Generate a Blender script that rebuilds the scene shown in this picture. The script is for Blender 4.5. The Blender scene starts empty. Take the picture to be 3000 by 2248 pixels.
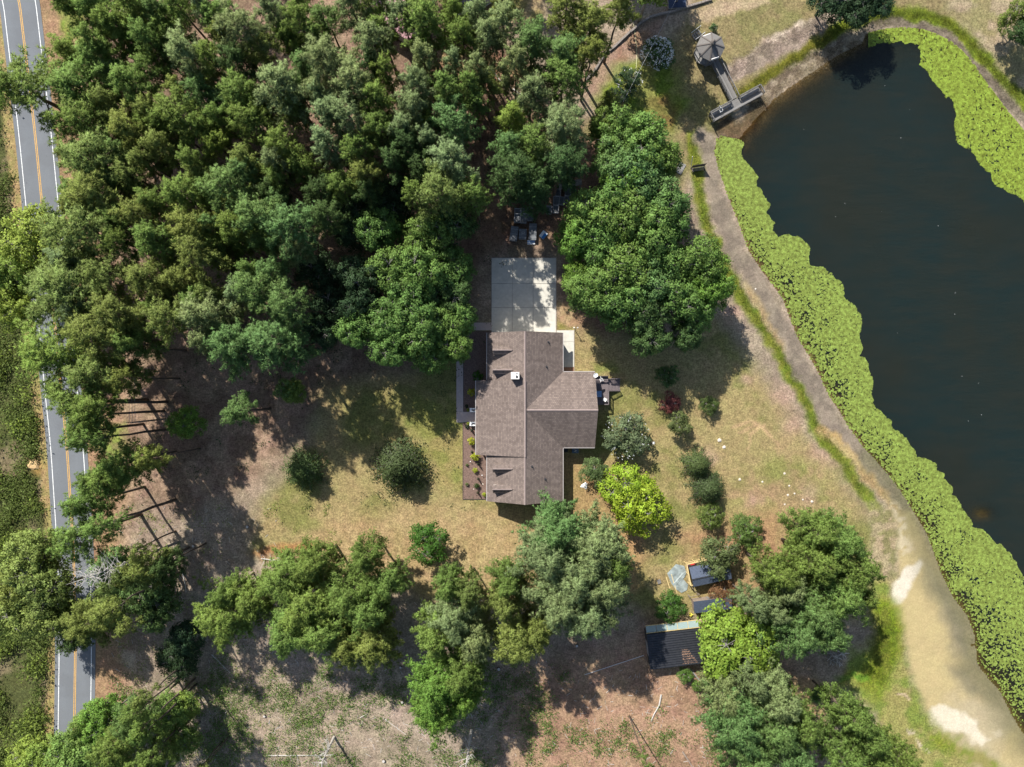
import bpy, math, random
import numpy as np
from mathutils import Vector, Matrix

S = bpy.context.scene
COL = S.collection
R = math.radians
H = 120.0                      # drone height above the yard
TANH = 0.72                    # half-width tangent of the lens

# ------------------------------------------------------------------ camera, light, exposure
cam_d = bpy.data.cameras.new('drone_camera')
cam_d.sensor_width = 36.0
cam_d.lens = 18.0 / TANH
cam_d.clip_start = 1.0
cam_d.clip_end = 6000.0
cam = bpy.data.objects.new('drone_camera', cam_d)
cam.location = (0, 0, H)
COL.objects.link(cam)
S.camera = cam

SUN_EL = R(44.0)
SDX, SDY = 0.53, -0.848        # ground direction of the shadows
SUN_AZ = math.atan2(-SDX, -SDY)

W = bpy.data.worlds.new('World')
S.world = W
W.use_nodes = True
wn = W.node_tree.nodes
sky = wn.new('ShaderNodeTexSky')
sky.sky_type = 'NISHITA'
sky.sun_disc = False
sky.sun_elevation = SUN_EL
sky.sun_rotation = SUN_AZ % (2 * math.pi)
W.node_tree.links.new(sky.outputs[0], wn['Background'].inputs[0])
wn['Background'].inputs[1].default_value = 0.09

sd = bpy.data.lights.new('sun', 'SUN')
sd.energy = 4.6
sd.angle = R(0.55)
sd.color = (1.0, 0.965, 0.905)
sun = bpy.data.objects.new('sun', sd)
ce = math.cos(SUN_EL)
sun.rotation_euler = Vector((SDX * ce, SDY * ce, -math.sin(SUN_EL))).to_track_quat('-Z', 'Y').to_euler()
sun.location = (-60, 90, 140)
COL.objects.link(sun)

vs = S.view_settings
vs.view_transform = 'Standard'
vs.look = 'None'
vs.exposure = 0.92
vs.gamma = 1.0
vs.use_curve_mapping = False
S.cycles.max_bounces = 5
S.cycles.diffuse_bounces = 3
S.cycles.glossy_bounces = 2
S.cycles.transmission_bounces = 3
S.cycles.transparent_max_bounces = 8

# ------------------------------------------------------------------ picture <-> ground
def at(px, py, z=0.0):
    k = TANH * (H - z) / 1500.0
    return ((px - 1500.0) * k, (1124.0 - py) * k, z)

OFF = {'A': (0, 0), 'B': (1000, 0), 'C': (2000, 0), 'D': (0, 750), 'E': (1000, 750), 'F': (2000, 750),
       'G': (0, 1498), 'H': (1000, 1498), 'I': (2000, 1498)}
def T(t, x, y):
    o = OFF[t]
    return (o[0] + x / 2.2115, o[1] + y / 2.2115)
def TP(t, *pts):
    return [T(t, x, y) for x, y in pts]
def Z4(x, y):
    return (1850 + x / 3.684, 1550 + y / 3.684)
def Z3(x, y):
    return (1950 + x / 4.737, 50 + y / 4.737)
def Z5(x, y):
    return (1350 + x / 5.5275, 500 + y / 5.5275)
def ZD(x, y):
    return (1720 + x / 10.364, 1080 + y / 10.364)
def ZB(x, y):
    return (1330 + x / 5.523, 1180 + y / 5.523)

# ------------------------------------------------------------------ noise
_rt = np.random.default_rng(11).random((256, 256))
def vnoise(x, y, seed=0):
    x = np.asarray(x, float) + seed * 17.31
    y = np.asarray(y, float) + seed * 9.77
    xi = np.floor(x).astype(int); yi = np.floor(y).astype(int)
    fx = x - xi; fy = y - yi
    fx = fx * fx * (3 - 2 * fx); fy = fy * fy * (3 - 2 * fy)
    a = _rt[xi & 255, yi & 255]; b = _rt[(xi + 1) & 255, yi & 255]
    c = _rt[xi & 255, (yi + 1) & 255]; d = _rt[(xi + 1) & 255, (yi + 1) & 255]
    return (a * (1 - fx) + b * fx) * (1 - fy) + (c * (1 - fx) + d * fx) * fy
def fbm(x, y, seed=0, oct=4):
    s = 0.0; a = 0.5; t = 0.0
    for i in range(oct):
        s = s + a * vnoise(x * 2 ** i, y * 2 ** i, seed + i * 3)
        t += a; a *= 0.55
    return s / t
def sstep(a, b, x):
    t = np.clip((x - a) / (b - a), 0, 1)
    return t * t * (3 - 2 * t)

def seg_dist(px, py, pts, closed=False):
    d = np.full(px.shape, 1e18)
    P = list(pts)
    if closed: P = P + [P[0]]
    for (x0, y0), (x1, y1) in zip(P[:-1], P[1:]):
        dx, dy = x1 - x0, y1 - y0
        L = dx * dx + dy * dy + 1e-9
        t = np.clip(((px - x0) * dx + (py - y0) * dy) / L, 0, 1)
        d = np.minimum(d, (px - x0 - t * dx) ** 2 + (py - y0 - t * dy) ** 2)
    return np.sqrt(d)
def inside(px, py, poly):
    r = np.zeros(px.shape, bool)
    n = len(poly)
    for i in range(n):
        x0, y0 = poly[i]; x1, y1 = poly[(i + 1) % n]
        c = ((y0 > py) != (y1 > py))
        xx = (x1 - x0) * (py - y0) / (y1 - y0 + 1e-12) + x0
        r ^= c & (px < xx)
    return r
def sdist(px, py, poly):
    d = seg_dist(px, py, poly, True)
    return np.where(inside(px, py, poly), d, -d)
def smooth_line(pts, n=2, closed=False):
    for _ in range(n):
        q = []
        m = len(pts)
        rng_ = range(m if closed else m - 1)
        if not closed: q.append(pts[0])
        for i in rng_:
            a = pts[i]; b = pts[(i + 1) % m]
            q.append((a[0] * .75 + b[0] * .25, a[1] * .75 + b[1] * .25))
            q.append((a[0] * .25 + b[0] * .75, a[1] * .25 + b[1] * .75))
        if not closed: q.append(pts[-1])
        pts = q
    return pts

# ------------------------------------------------------------------ materials
def lin(c):
    c = c / 255.0
    return c / 12.92 if c <= 0.04045 else ((c + 0.055) / 1.055) ** 2.4
KALB = 1.72
def alb(r, g, b):
    return tuple(min(0.85, lin(v) / KALB) for v in (r, g, b))

def nt(name):
    m = bpy.data.materials.new(name)
    m.use_nodes = True
    t = m.node_tree
    b = t.nodes['Principled BSDF']
    return m, t, b
def N(t, typ, **kw):
    n = t.nodes.new(typ)
    for k, v in kw.items():
        setattr(n, k, v)
    return n
def L(t, a, b):
    t.links.new(a, b)
def mixc(t, fac, a, b, mode='MIX'):
    n = N(t, 'ShaderNodeMix', data_type='RGBA', blend_type=mode)
    for s, v in ((n.inputs[0], fac), (n.inputs[6], a), (n.inputs[7], b)):
        if isinstance(v, (int, float)): s.default_value = v
        elif isinstance(v, tuple): s.default_value = v if len(v) == 4 else v + (1,)
        else: L(t, v, s)
    return n.outputs[2]
def ramp(t, src, lo, hi, v0=0.0, v1=1.0):
    n = N(t, 'ShaderNodeMapRange')
    n.inputs[1].default_value = lo; n.inputs[2].default_value = hi
    n.inputs[3].default_value = v0; n.inputs[4].default_value = v1
    L(t, src, n.inputs[0])
    return n.outputs[0]
def noise(t, scale, detail=3, co=None, rough=0.6):
    n = N(t, 'ShaderNodeTexNoise')
    n.inputs['Scale'].default_value = scale
    n.inputs['Detail'].default_value = detail
    n.inputs['Roughness'].default_value = rough
    if co is not None: L(t, co, n.inputs['Vector'])
    return n.outputs[0]
def bump(t, b, h, strength, dist=0.05):
    n = N(t, 'ShaderNodeBump')
    n.inputs['Strength'].default_value = strength
    n.inputs['Distance'].default_value = dist
    L(t, h, n.inputs['Height'])
    L(t, n.outputs[0], b.inputs['Normal'])

def simple(name, col, rough=0.7, nscale=6.0, amt=0.3, bmp=0.0, metal=0.0, big=0.0, spec=0.3, stretch=None):
    m, t, b = nt(name)
    tc = N(t, 'ShaderNodeTexCoord')
    co = tc.outputs['Object']
    if stretch:
        mp = N(t, 'ShaderNodeMapping')
        mp.inputs['Scale'].default_value = stretch
        L(t, co, mp.inputs[0]); co = mp.outputs[0]
    n = noise(t, nscale, 4, co)
    f = ramp(t, n, 0.3, 0.7)
    lo = tuple(c * (1 - amt) for c in col); hi = tuple(min(1, c * (1 + amt)) for c in col)
    c = mixc(t, f, lo, hi)
    if big:
        n2 = noise(t, nscale * 0.12, 3, co)
        c = mixc(t, ramp(t, n2, 0.35, 0.7, 0, big), c, tuple(v * 0.55 for v in col))
    L(t, c, b.inputs['Base Color'])
    b.inputs['Roughness'].default_value = rough
    b.inputs['Metallic'].default_value = metal
    b.inputs['Specular IOR Level'].default_value = spec
    if bmp: bump(t, b, n, bmp)
    return m

M = {}
def foliage(name, trans=0.25, var=0.5, nscale=1.9):
    m, t, b = nt(name)
    oi = N(t, 'ShaderNodeObjectInfo')
    tc = N(t, 'ShaderNodeTexCoord')
    n = noise(t, nscale, 3, tc.outputs['Object'])
    geo = N(t, 'ShaderNodeNewGeometry')
    f = ramp(t, n, 0.3, 0.7, 1 - var, 1 + var * .8)
    f2 = ramp(t, geo.outputs['Random Per Island'], 0, 1, 0.7, 1.35)
    mu = N(t, 'ShaderNodeMath', operation='MULTIPLY'); L(t, f, mu.inputs[0]); L(t, f2, mu.inputs[1])
    hv = N(t, 'ShaderNodeHueSaturation'); L(t, oi.outputs['Color'], hv.inputs['Color']); L(t, mu.outputs[0], hv.inputs['Value'])
    L(t, ramp(t, n, 0.3, 0.7, 0.488, 0.508), hv.inputs['Hue'])
    L(t, hv.outputs[0], b.inputs['Base Color'])
    b.inputs['Roughness'].default_value = 0.55
    b.inputs['Specular IOR Level'].default_value = 0.12
    tr = N(t, 'ShaderNodeBsdfTranslucent'); L(t, hv.outputs[0], tr.inputs[0])
    mx = N(t, 'ShaderNodeMixShader'); mx.inputs[0].default_value = trans
    L(t, b.outputs[0], mx.inputs[1]); L(t, tr.outputs[0], mx.inputs[2])
    L(t, mx.outputs[0], t.nodes['Material Output'].inputs[0])
    return m
M['needles'] = foliage('pine_needles', 0.38)
M['leaf'] = foliage('broad_leaf', 0.42)
M['bark'] = simple('bark', (0.10, 0.075, 0.058), 0.95, 5, 0.5, 0.6, stretch=(1, 1, .25))
M['bark_grey'] = simple('grey_bark', (0.20, 0.185, 0.165), 0.95, 5, 0.4, 0.5, stretch=(1, 1, .25))
M['deadwood'] = simple('dead_wood', (0.42, 0.39, 0.35), 0.9, 6, 0.3, 0.3)
M['concrete'] = simple('pad_concrete', (0.50, 0.475, 0.41), 0.9, 2.2, 0.10, 0.15, big=0.35)
M['walk'] = simple('walk_concrete', (0.43, 0.345, 0.31), 0.9, 3, 0.08, 0.1, big=.15)
M['mulch'] = simple('bark_mulch', (0.145, 0.095, 0.075), 0.95, 9, 0.55, 0.9)
M['edging'] = simple('bed_edging', (0.06, 0.05, 0.045), 0.9, 8, .3)
M['siding'] = simple('house_siding', (0.55, 0.52, 0.46), 0.7, 4, .06)
M['white'] = simple('white_paint', (0.78, 0.78, 0.76), 0.55, 5, .05)
M['offwhite'] = simple('off_white', (0.66, 0.64, 0.6), 0.7, 5, .12)
M['trim'] = simple('trim_grey', (0.30, 0.27, 0.25), 0.6, 5, .1)
M['dark'] = simple('dark_plastic', (0.03, 0.03, 0.033), 0.6, 6, .2)
M['glass'] = simple('window_glass', (0.03, 0.04, 0.05), 0.08, 3, .1, spec=.6)
M['deckboard'] = simple('stained_deck_board', (0.14, 0.115, 0.115), 0.8, 5, .25, .2)
M['dockboard'] = simple('weathered_board', (0.185, 0.176, 0.165), 0.9, 3, .45, .3)
M['dockrail'] = simple('weathered_rail', (0.135, 0.13, 0.122), 0.9, 5, .3, .2)
M['timber'] = simple('yellow_timber', (0.55, 0.42, 0.20), 0.8, 6, .15, .1)
M['metal_dark'] = simple('dark_metal_roof', (0.042, 0.044, 0.052), 0.42, 3, .25, 0, metal=.35, big=.3, spec=.5)
M['metal_blue'] = simple('slate_metal_roof', (0.085, 0.105, 0.15), 0.42, 3, .2, 0, metal=.3, big=.25, spec=.5)
M['pinkroof'] = simple('pink_metal_roof', (0.52, 0.31, 0.32), 0.6, 3, .12, 0, big=.2)
M['gazebo_roof'] = simple('gazebo_shingle', (0.155, 0.145, 0.135), 0.95, 9, .2, .25, big=.1)
M['gazebo_cap'] = simple('gazebo_ridge', (0.12, 0.105, 0.095), 0.95, 9, .25, .2)
M['poly'] = None
M['tub'] = simple('grey_tub', (0.15, 0.16, 0.17), 0.6, 3, .35, .1, big=.5)
M['tubrim'] = simple('tub_rim', (0.30, 0.30, 0.31), 0.6, 3, .25)
M['blue'] = simple('blue_cloth', (0.05, 0.22, 0.50), 0.8, 5, .15)
M['red'] = simple('red_plastic', (0.60, 0.03, 0.03), 0.5, 5, .1)
M['purple'] = simple('purple_plastic', (0.20, 0.03, 0.13), 0.5, 5, .1)
M['yellow'] = simple('yellow_plastic', (0.72, 0.62, 0.08), 0.5, 5, .1)
M['acblue'] = simple('unit_case', (0.10, 0.14, 0.20), 0.5, 5, .1)
M['stone'] = simple('pale_stone', (0.50, 0.44, 0.37), 0.95, 5, .25, .4)
M['wallblock'] = simple('garden_wall_block', (0.22, 0.19, 0.165), 0.95, 5, .35, .4)
M['wire'] = simple('wire', (0.42, 0.42, 0.41), 0.6, 5, .1)
M['hose'] = simple('hose', (0.62, 0.6, 0.35), 0.6, 5, .1)
M['pole'] = simple('pole_wood', (0.24, 0.19, 0.15), 0.9, 5, .3)
M['bluewater'] = simple('pool_cover', (0.010, 0.022, 0.055), 0.5, 2, .3)
M['sand_pile'] = simple('orange_sand', (0.52, 0.35, 0.17), 0.95, 6, .15, .4)
M['sheet'] = simple('plastic_sheeting', (0.235, 0.27, 0.262), 0.35, 1.4, .42, .1, big=.3, spec=.5)
M['house_gutter'] = simple('house_gutter', (0.34, 0.31, 0.29), 0.5, 5, .06)
M['gutter'] = simple('gutter', (0.62, 0.6, 0.57), 0.5, 5, .06)
M['black_metal'] = simple('black_metal', (0.035, 0.033, 0.032), 0.55, 5, .2)

def mat_poly():
    m, t, b = nt('clear_panel')
    b.inputs['Base Color'].default_value = (.42, .52, .5, 1)
    b.inputs['Roughness'].default_value = .25
    tr = N(t, 'ShaderNodeBsdfTransparent'); tr.inputs[0].default_value = (.75, .82, .8, 1)
    mx = N(t, 'ShaderNodeMixShader'); mx.inputs[0].default_value = .55
    L(t, b.outputs[0], mx.inputs[1]); L(t, tr.outputs[0], mx.inputs[2])
    L(t, mx.outputs[0], t.nodes['Material Output'].inputs[0])
    return m
M['poly'] = mat_poly()

def mat_shingle():
    m, t, b = nt('asphalt_shingle')
    uv = N(t, 'ShaderNodeUVMap')
    br = N(t, 'ShaderNodeTexBrick')
    br.offset = 0.5
    br.inputs['Scale'].default_value = 1.0
    br.inputs['Brick Width'].default_value = 0.33
    br.inputs['Row Height'].default_value = 0.30
    br.inputs['Mortar Size'].default_value = 0.016
    br.inputs['Mortar Smooth'].default_value = .3
    br.inputs['Color1'].default_value = (0.200, 0.158, 0.136, 1)
    br.inputs['Color2'].default_value = (0.135, 0.106, 0.092, 1)
    br.inputs['Mortar'].default_value = (0.060, 0.047, 0.043, 1)
    L(t, uv.outputs[0], br.inputs['Vector'])
    n = noise(t, 0.45, 5, uv.outputs[0])
    c = mixc(t, 1.0, br.outputs[0], ramp_rgb(t, n, .3, .7, .92, 1.07), 'MULTIPLY')
    n2 = noise(t, 14, 2, uv.outputs[0])
    c = mixc(t, 1.0, c, ramp_rgb(t, n2, .3, .7, .9, 1.1), 'MULTIPLY')
    ms = N(t, 'ShaderNodeMapping'); ms.inputs['Scale'].default_value = (1.3, .12, 1); L(t, uv.outputs[0], ms.inputs[0])
    n5 = noise(t, 1.0, 4, ms.outputs[0])
    c = mixc(t, 1.0, c, ramp_rgb(t, n5, .35, .7, 1.06, .84), 'MULTIPLY')
    L(t, c, b.inputs['Base Color'])
    b.inputs['Roughness'].default_value = .95
    b.inputs['Specular IOR Level'].default_value = .15
    bump(t, b, br.outputs[0], .5, .02)
    return m
def ramp_rgb(t, src, lo, hi, v0, v1):
    o = ramp(t, src, lo, hi, v0, v1)
    c = N(t, 'ShaderNodeCombineColor')
    for i in range(3): L(t, o, c.inputs[i])
    return c.outputs[0]
M['shingle'] = mat_shingle()
M['ridgecap'] = simple('ridge_shingle', (0.235, 0.185, 0.167), .95, 7, .22, .2)

def mat_asphalt():
    m, t, b = nt('asphalt')
    tc = N(t, 'ShaderNodeTexCoord')
    n1 = noise(t, 18, 3, tc.outputs['Object'])
    n2 = noise(t, .25, 4, tc.outputs['Object'])
    c = mixc(t, ramp(t, n1, .3, .7), (.122, .131, .142), (.160, .169, .178))
    c = mixc(t, ramp(t, n2, .42, .62, 0, .5), c, (.118, .122, .128))
    n4 = noise(t, 1.6, 5, tc.outputs['Object'], .75)
    c = mixc(t, ramp(t, n4, .60, .66, 0, .30), c, (.085, .088, .092))
    uv = N(t, 'ShaderNodeUVMap')
    sp = N(t, 'ShaderNodeSeparateXYZ'); L(t, uv.outputs[0], sp.inputs[0])
    wv = N(t, 'ShaderNodeMath', operation='SINE')
    mu = N(t, 'ShaderNodeMath', operation='MULTIPLY'); mu.inputs[1].default_value = 4 * math.pi
    L(t, sp.outputs[0], mu.inputs[0]); L(t, mu.outputs[0], wv.inputs[0])
    c = mixc(t, ramp(t, wv.outputs[0], -.2, 1, 0, .22), c, (.11, .117, .125))
    L(t, c, b.inputs['Base Color'])
    b.inputs['Roughness'].default_value = .92
    b.inputs['Specular IOR Level'].default_value = .2
    bump(t, b, n1, .3, .02)
    return m
M['asphalt'] = mat_asphalt()
def mat_paint(name, col):
    m, t, b = nt(name)
    tc = N(t, 'ShaderNodeTexCoord')
    n = noise(t, 9, 4, tc.outputs['Object'])
    L(t, mixc(t, ramp(t, n, .48, .68), col, tuple(c * .42 for c in col)), b.inputs['Base Color'])
    b.inputs['Roughness'].default_value = .8
    return m
M['paint_white'] = mat_paint('road_paint_white', (.66, .66, .64))
M['paint_yellow'] = mat_paint('road_paint_yellow', (.56, .31, .06))

def mat_ground():
    m, t, b = nt('yard_ground')
    a = N(t, 'ShaderNodeAttribute'); a.attribute_name = 'soil'
    tc = N(t, 'ShaderNodeTexCoord')
    co = tc.outputs['Object']
    nw = noise(t, .35, 4, co)
    n1 = noise(t, 3.6, 6, co, .7)
    n2 = noise(t, 13, 3, co, .7)
    n3 = noise(t, 1.15, 4, co, .7)
    c = mixc(t, 1.0, a.outputs[0], ramp_rgb(t, n1, .32, .70, .50, 1.55), 'MULTIPLY')
    c = mixc(t, 1.0, c, ramp_rgb(t, n2, .3, .7, .72, 1.28), 'MULTIPLY')
    c = mixc(t, 1.0, c, ramp_rgb(t, n3, .32, .68, .74, 1.26), 'MULTIPLY')
    hv = N(t, 'ShaderNodeHueSaturation'); L(t, c, hv.inputs['Color'])
    L(t, ramp(t, nw, .3, .7, .485, .515), hv.inputs['Hue'])
    # pale chips of straw and twigs
    vo = N(t, 'ShaderNodeTexVoronoi'); vo.inputs['Scale'].default_value = 2.6
    mp = N(t, 'ShaderNodeMapping'); mp.inputs['Scale'].default_value = (1, 2.4, 1); mp.inputs['Rotation'].default_value = (0, 0, .6)
    L(t, co, mp.inputs[0]); L(t, mp.outputs[0], vo.inputs['Vector'])
    c2 = mixc(t, ramp(t, vo.outputs['Distance'], .05, .13, .5, 0), hv.outputs[0], (.36, .30, .22))
    c2 = mixc(t, a.outputs['Alpha'], a.outputs[0], c2)
    L(t, c2, b.inputs['Base Color'])
    b.inputs['Roughness'].default_value = .97
    b.inputs['Specular IOR Level'].default_value = .1
    ad = N(t, 'ShaderNodeMath', operation='ADD'); L(t, n1, ad.inputs[0]); L(t, n2, ad.inputs[1])
    bump(t, b, ad.outputs[0], .75, .10)
    return m
M['ground'] = mat_ground()

def mat_water():
    m, t, b = nt('pond_water')
    a = N(t, 'ShaderNodeAttribute'); a.attribute_name = 'depth'
    tc = N(t, 'ShaderNodeTexCoord')
    co = tc.outputs['Object']
    mp = N(t, 'ShaderNodeMapping'); mp.inputs['Rotation'].default_value = (0, 0, R(-28)); mp.inputs['Scale'].default_value = (.45, 2.0, 1)
    L(t, co, mp.inputs[0])
    n1 = noise(t, 1.1, 4, mp.outputs[0], .6)
    n2 = noise(t, .05, 3, co)
    c = mixc(t, ramp(t, n2, .38, .62), (.0125, .0150, .0105), (.0085, .0155, .0140))
    n3 = noise(t, .35, 4, mp.outputs[0], .6)
    c = mixc(t, ramp(t, n3, .4, .7, 0, .5), c, (.016, .0175, .0125))
    L(t, c, b.inputs['Base Color'])
    b.inputs['Roughness'].default_value = .07
    b.inputs['IOR'].default_value = 1.33
    tr = N(t, 'ShaderNodeBsdfTransparent'); tr.inputs[0].default_value = (.66, .60, .45, 1)
    # what the water lets through falls off with its depth
    ex = N(t, 'ShaderNodeMath', operation='POWER'); ex.inputs[0].default_value = .17
    L(t, a.outputs['Fac'], ex.inputs[1])
    mx = N(t, 'ShaderNodeMixShader')
    L(t, ex.outputs[0], mx.inputs[0]); L(t, b.outputs[0], mx.inputs[1]); L(t, tr.outputs[0], mx.inputs[2])
    L(t, mx.outputs[0], t.nodes['Material Output'].inputs[0])
    bump(t, b, n1, .45, .12)
    return m
M['water'] = mat_water()

# ------------------------------------------------------------------ object helpers
def link(o):
    COL.objects.link(o); return o
def tag(o, label, cat, group=None, kind=None):
    if label: o['label'] = label
    if cat: o['category'] = cat
    if group: o['group'] = group
    if kind: o['kind'] = kind
    return o
def thing(name, label, cat, loc=(0, 0, 0), group=None, rz=0.0):
    o = bpy.data.objects.new(name, None)
    o.empty_display_size = .3
    o.location = loc; o.rotation_euler = (0, 0, rz)
    link(o)
    return tag(o, label, cat, group)

def np_mesh(name, V, F, smooth=False):
    V = np.asarray(V, np.float32); F = np.asarray(F, np.int32)
    me = bpy.data.meshes.new(name)
    k = F.shape[1]
    me.vertices.add(len(V)); me.vertices.foreach_set('co', V.ravel())
    me.loops.add(F.size); me.loops.foreach_set('vertex_index', F.ravel())
    me.polygons.add(len(F))
    me.polygons.foreach_set('loop_start', np.arange(0, F.size, k, dtype=np.int32))
    me.polygons.foreach_set('loop_total', np.full(len(F), k, np.int32))
    if smooth: me.polygons.foreach_set('use_smooth', np.ones(len(F), bool))
    me.update(calc_edges=True)
    return me

class MB:
    def __init__(s): s.v = []; s.f = []
    def add(s, vs, fs):
        o = len(s.v)
        s.v += [tuple(v) for v in vs]
        s.f += [tuple(i + o for i in f) for f in fs]
        return s
    def box(s, x0, x1, y0, y1, z0, z1, rz=0.0, c=None):
        P = [(x0, y0, z0), (x1, y0, z0), (x1, y1, z0), (x0, y1, z0), (x0, y0, z1), (x1, y0, z1), (x1, y1, z1), (x0, y1, z1)]
        if rz:
            cx, cy = c if c else ((x0 + x1) / 2, (y0 + y1) / 2)
            ca, sa = math.cos(rz), math.sin(rz)
            P = [(cx + (x - cx) * ca - (y - cy) * sa, cy + (x - cx) * sa + (y - cy) * ca, z) for x, y, z in P]
        return s.add(P, [(0, 3, 2, 1), (4, 5, 6, 7), (0, 1, 5, 4), (1, 2, 6, 5), (2, 3, 7, 6), (3, 0, 4, 7)])
    def beam(s, p0, p1, w, h, up=(0, 0, 1)):
        a, b = Vector(p0), Vector(p1)
        d = (b - a).normalized()
        u = Vector(up)
        if abs(d.dot(u)) > .95: u = Vector((1, 0, 0))
        x = d.cross(u).normalized() * (w / 2)
        y = x.cross(d).normalized() * (h / 2)
        P = [a - x - y, a + x - y, a + x + y, a - x + y, b - x - y, b + x - y, b + x + y, b - x + y]
        return s.add(P, [(0, 1, 2, 3), (7, 6, 5, 4), (0, 4, 5, 1), (1, 5, 6, 2), (2, 6, 7, 3), (3, 7, 4, 0)])
    def tube(s, pts, rad, n=6, cap=True):
        pts = [Vector(p) for p in pts]
        if not isinstance(rad, (list, tuple)): rad = [rad] * len(pts)
        o = []
        for i, p in enumerate(pts):
            d = (pts[min(i + 1, len(pts) - 1)] - pts[max(i - 1, 0)]).normalized()
            u = Vector((0, 0, 1)) if abs(d.z) < .9 else Vector((1, 0, 0))
            x = d.cross(u).normalized(); y = x.cross(d)
            for k in range(n):
                a = 2 * math.pi * k / n
                o.append(p + (x * math.cos(a) + y * math.sin(a)) * rad[i])
        F = []
        for i in range(len(pts) - 1):
            for k in range(n):
                F.append((i * n + k, i * n + (k + 1) % n, (i + 1) * n + (k + 1) % n, (i + 1) * n + k))
        if cap:
            F.append(tuple(range(n - 1, -1, -1)))
            F.append(tuple((len(pts) - 1) * n + k for k in range(n)))
        return s.add(o, F)
    def prism(s, poly, z0, z1):
        n = len(poly)
        a = sum(poly[i][0] * poly[(i + 1) % n][1] - poly[(i + 1) % n][0] * poly[i][1] for i in range(n))
        if a < 0: poly = poly[::-1]
        P = [(x, y, z0) for x, y in poly] + [(x, y, z1) for x, y in poly]
        F = [tuple(range(n - 1, -1, -1)), tuple(range(n, 2 * n))]
        F += [(i, (i + 1) % n, n + (i + 1) % n, n + i) for i in range(n)]
        return s.add(P, F)
    def slab(s, quad, th):
        """a plate: polygon in 3-D thickened downward along its normal"""
        q = [Vector(p) for p in quad]
        n = (q[1] - q[0]).cross(q[2] - q[1]).normalized()
        if n.z < 0: q = q[::-1]; n = -n
        k = len(q)
        P = q + [p - n * th for p in q]
        F = [tuple(range(k)), tuple(range(2 * k - 1, k - 1, -1))]
        F += [(k + i, k + (i + 1) % k, (i + 1) % k, i) for i in range(k)]
        return s.add(P, F)
    def mesh(s, name, off=(0, 0, 0), uv=False, smooth=False):
        me = bpy.data.meshes.new(name)
        me.from_pydata([(x - off[0], y - off[1], z - off[2]) for x, y, z in s.v], [], s.f)
        me.update()
        if uv:
            ul = me.uv_layers.new(name='UVMap')
            for p in me.polygons:
                n = Vector(p.normal)
                if abs(n.z) > .99: u = Vector((1, 0, 0))
                else: u = Vector((0, 0, 1)).cross(n).normalized()
                w = n.cross(u)
                for li in p.loop_indices:
                    c = Vector(me.vertices[me.loops[li].vertex_index].co)
                    ul.data[li].uv = (c.dot(u), c.dot(w))
        if smooth:
            for p in me.polygons: p.use_smooth = True
        return me
    def build(s, name, mat, parent=None, uv=False, smooth=False, world=True):
        """vertices are in world metres (world=True) or already local to the parent"""
        off = (0, 0, 0)
        if parent is not None and world:
            q = parent
            off = Vector((0, 0, 0))
            while q is not None:
                off = off + Vector(q.location); q = q.parent
            off = tuple(off)
        o = bpy.data.objects.new(name, s.mesh(name, off, uv, smooth))
        o.data.materials.append(M[mat] if isinstance(mat, str) else mat)
        link(o)
        if parent is not None: o.parent = parent
        return o
def mesh_obj(name, me, mat, parent=None):
    o = bpy.data.objects.new(name, me)
    if mat is not None and not me.materials: me.materials.append(M[mat] if isinstance(mat, str) else mat)
    link(o)
    if parent is not None: o.parent = parent
    return o
# ================================================================== THE SETTING
# ---- pond outline (picture pixels), lily front edge, road lines
bank_left = TP('C', (545, 700), (480, 770), (410, 850), (375, 900), (300, 890), (235, 890), (215, 980), (260, 1130), (320, 1300), (380, 1450), (440, 1620), (465, 1658)) + \
    TP('F', (540, 110), (600, 190), (660, 270), (700, 380), (760, 530), (830, 640), (900, 770), (960, 900), (1020, 990), (1100, 1120), (1180, 1230), (1270, 1330), (1360, 1430), (1440, 1540), (1500, 1640)) + \
    TP('I', (1600, 150), (1640, 260), (1690, 400), (1770, 560), (1860, 680), (1905, 800), (1930, 1000), (2010, 1100), (2080, 1180), (2130, 1290), (2190, 1390), (2260, 1500))
bank_top = TP('C', (545, 700), (600, 640), (690, 570), (780, 510), (860, 460), (940, 400), (1020, 350), (1100, 310), (1170, 275), (1205, 215), (1300, 190), (1430, 178), (1550, 190), (1640, 220), (1740, 270), (1820, 340), (1890, 420), (1940, 500), (2000, 580), (2060, 660), (2120, 740), (2180, 810), (2211, 850))
pond = bank_left + [(3100, 2260), (3260, 2000), (3330, 1500), (3320, 1000), (3200, 640), (3080, 460)] + bank_top[::-1][:-1]
front_left = TP('C', (240, 880), (290, 905), (340, 905), (375, 930), (360, 1000), (400, 1050), (440, 1110), (480, 1150), (450, 1210), (500, 1260), (545, 1330), (540, 1380), (570, 1450), (560, 1500), (620, 1545), (700, 1535), (740, 1545), (800, 1610)) + \
    TP('F', (800, 40), (820, 80), (900, 95), (950, 130), (1010, 180), (1040, 230), (1035, 290), (1100, 340), (1145, 410), (1130, 500), (1140, 580), (1130, 660), (1180, 710), (1220, 810), (1215, 880), (1220, 960), (1260, 1000), (1300, 1070), (1335, 1080), (1345, 1130), (1400, 1160), (1440, 1210), (1500, 1280), (1510, 1310), (1620, 1360), (1620, 1410), (1680, 1430), (1725, 1500), (1725, 1560), (1780, 1600), (1790, 1640)) + \
    TP('I', (1850, 60), (1870, 110), (1950, 150), (2000, 210), (2060, 220), (2090, 270), (2150, 340), (2180, 410), (2190, 480), (2230, 540), (2300, 800))
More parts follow.
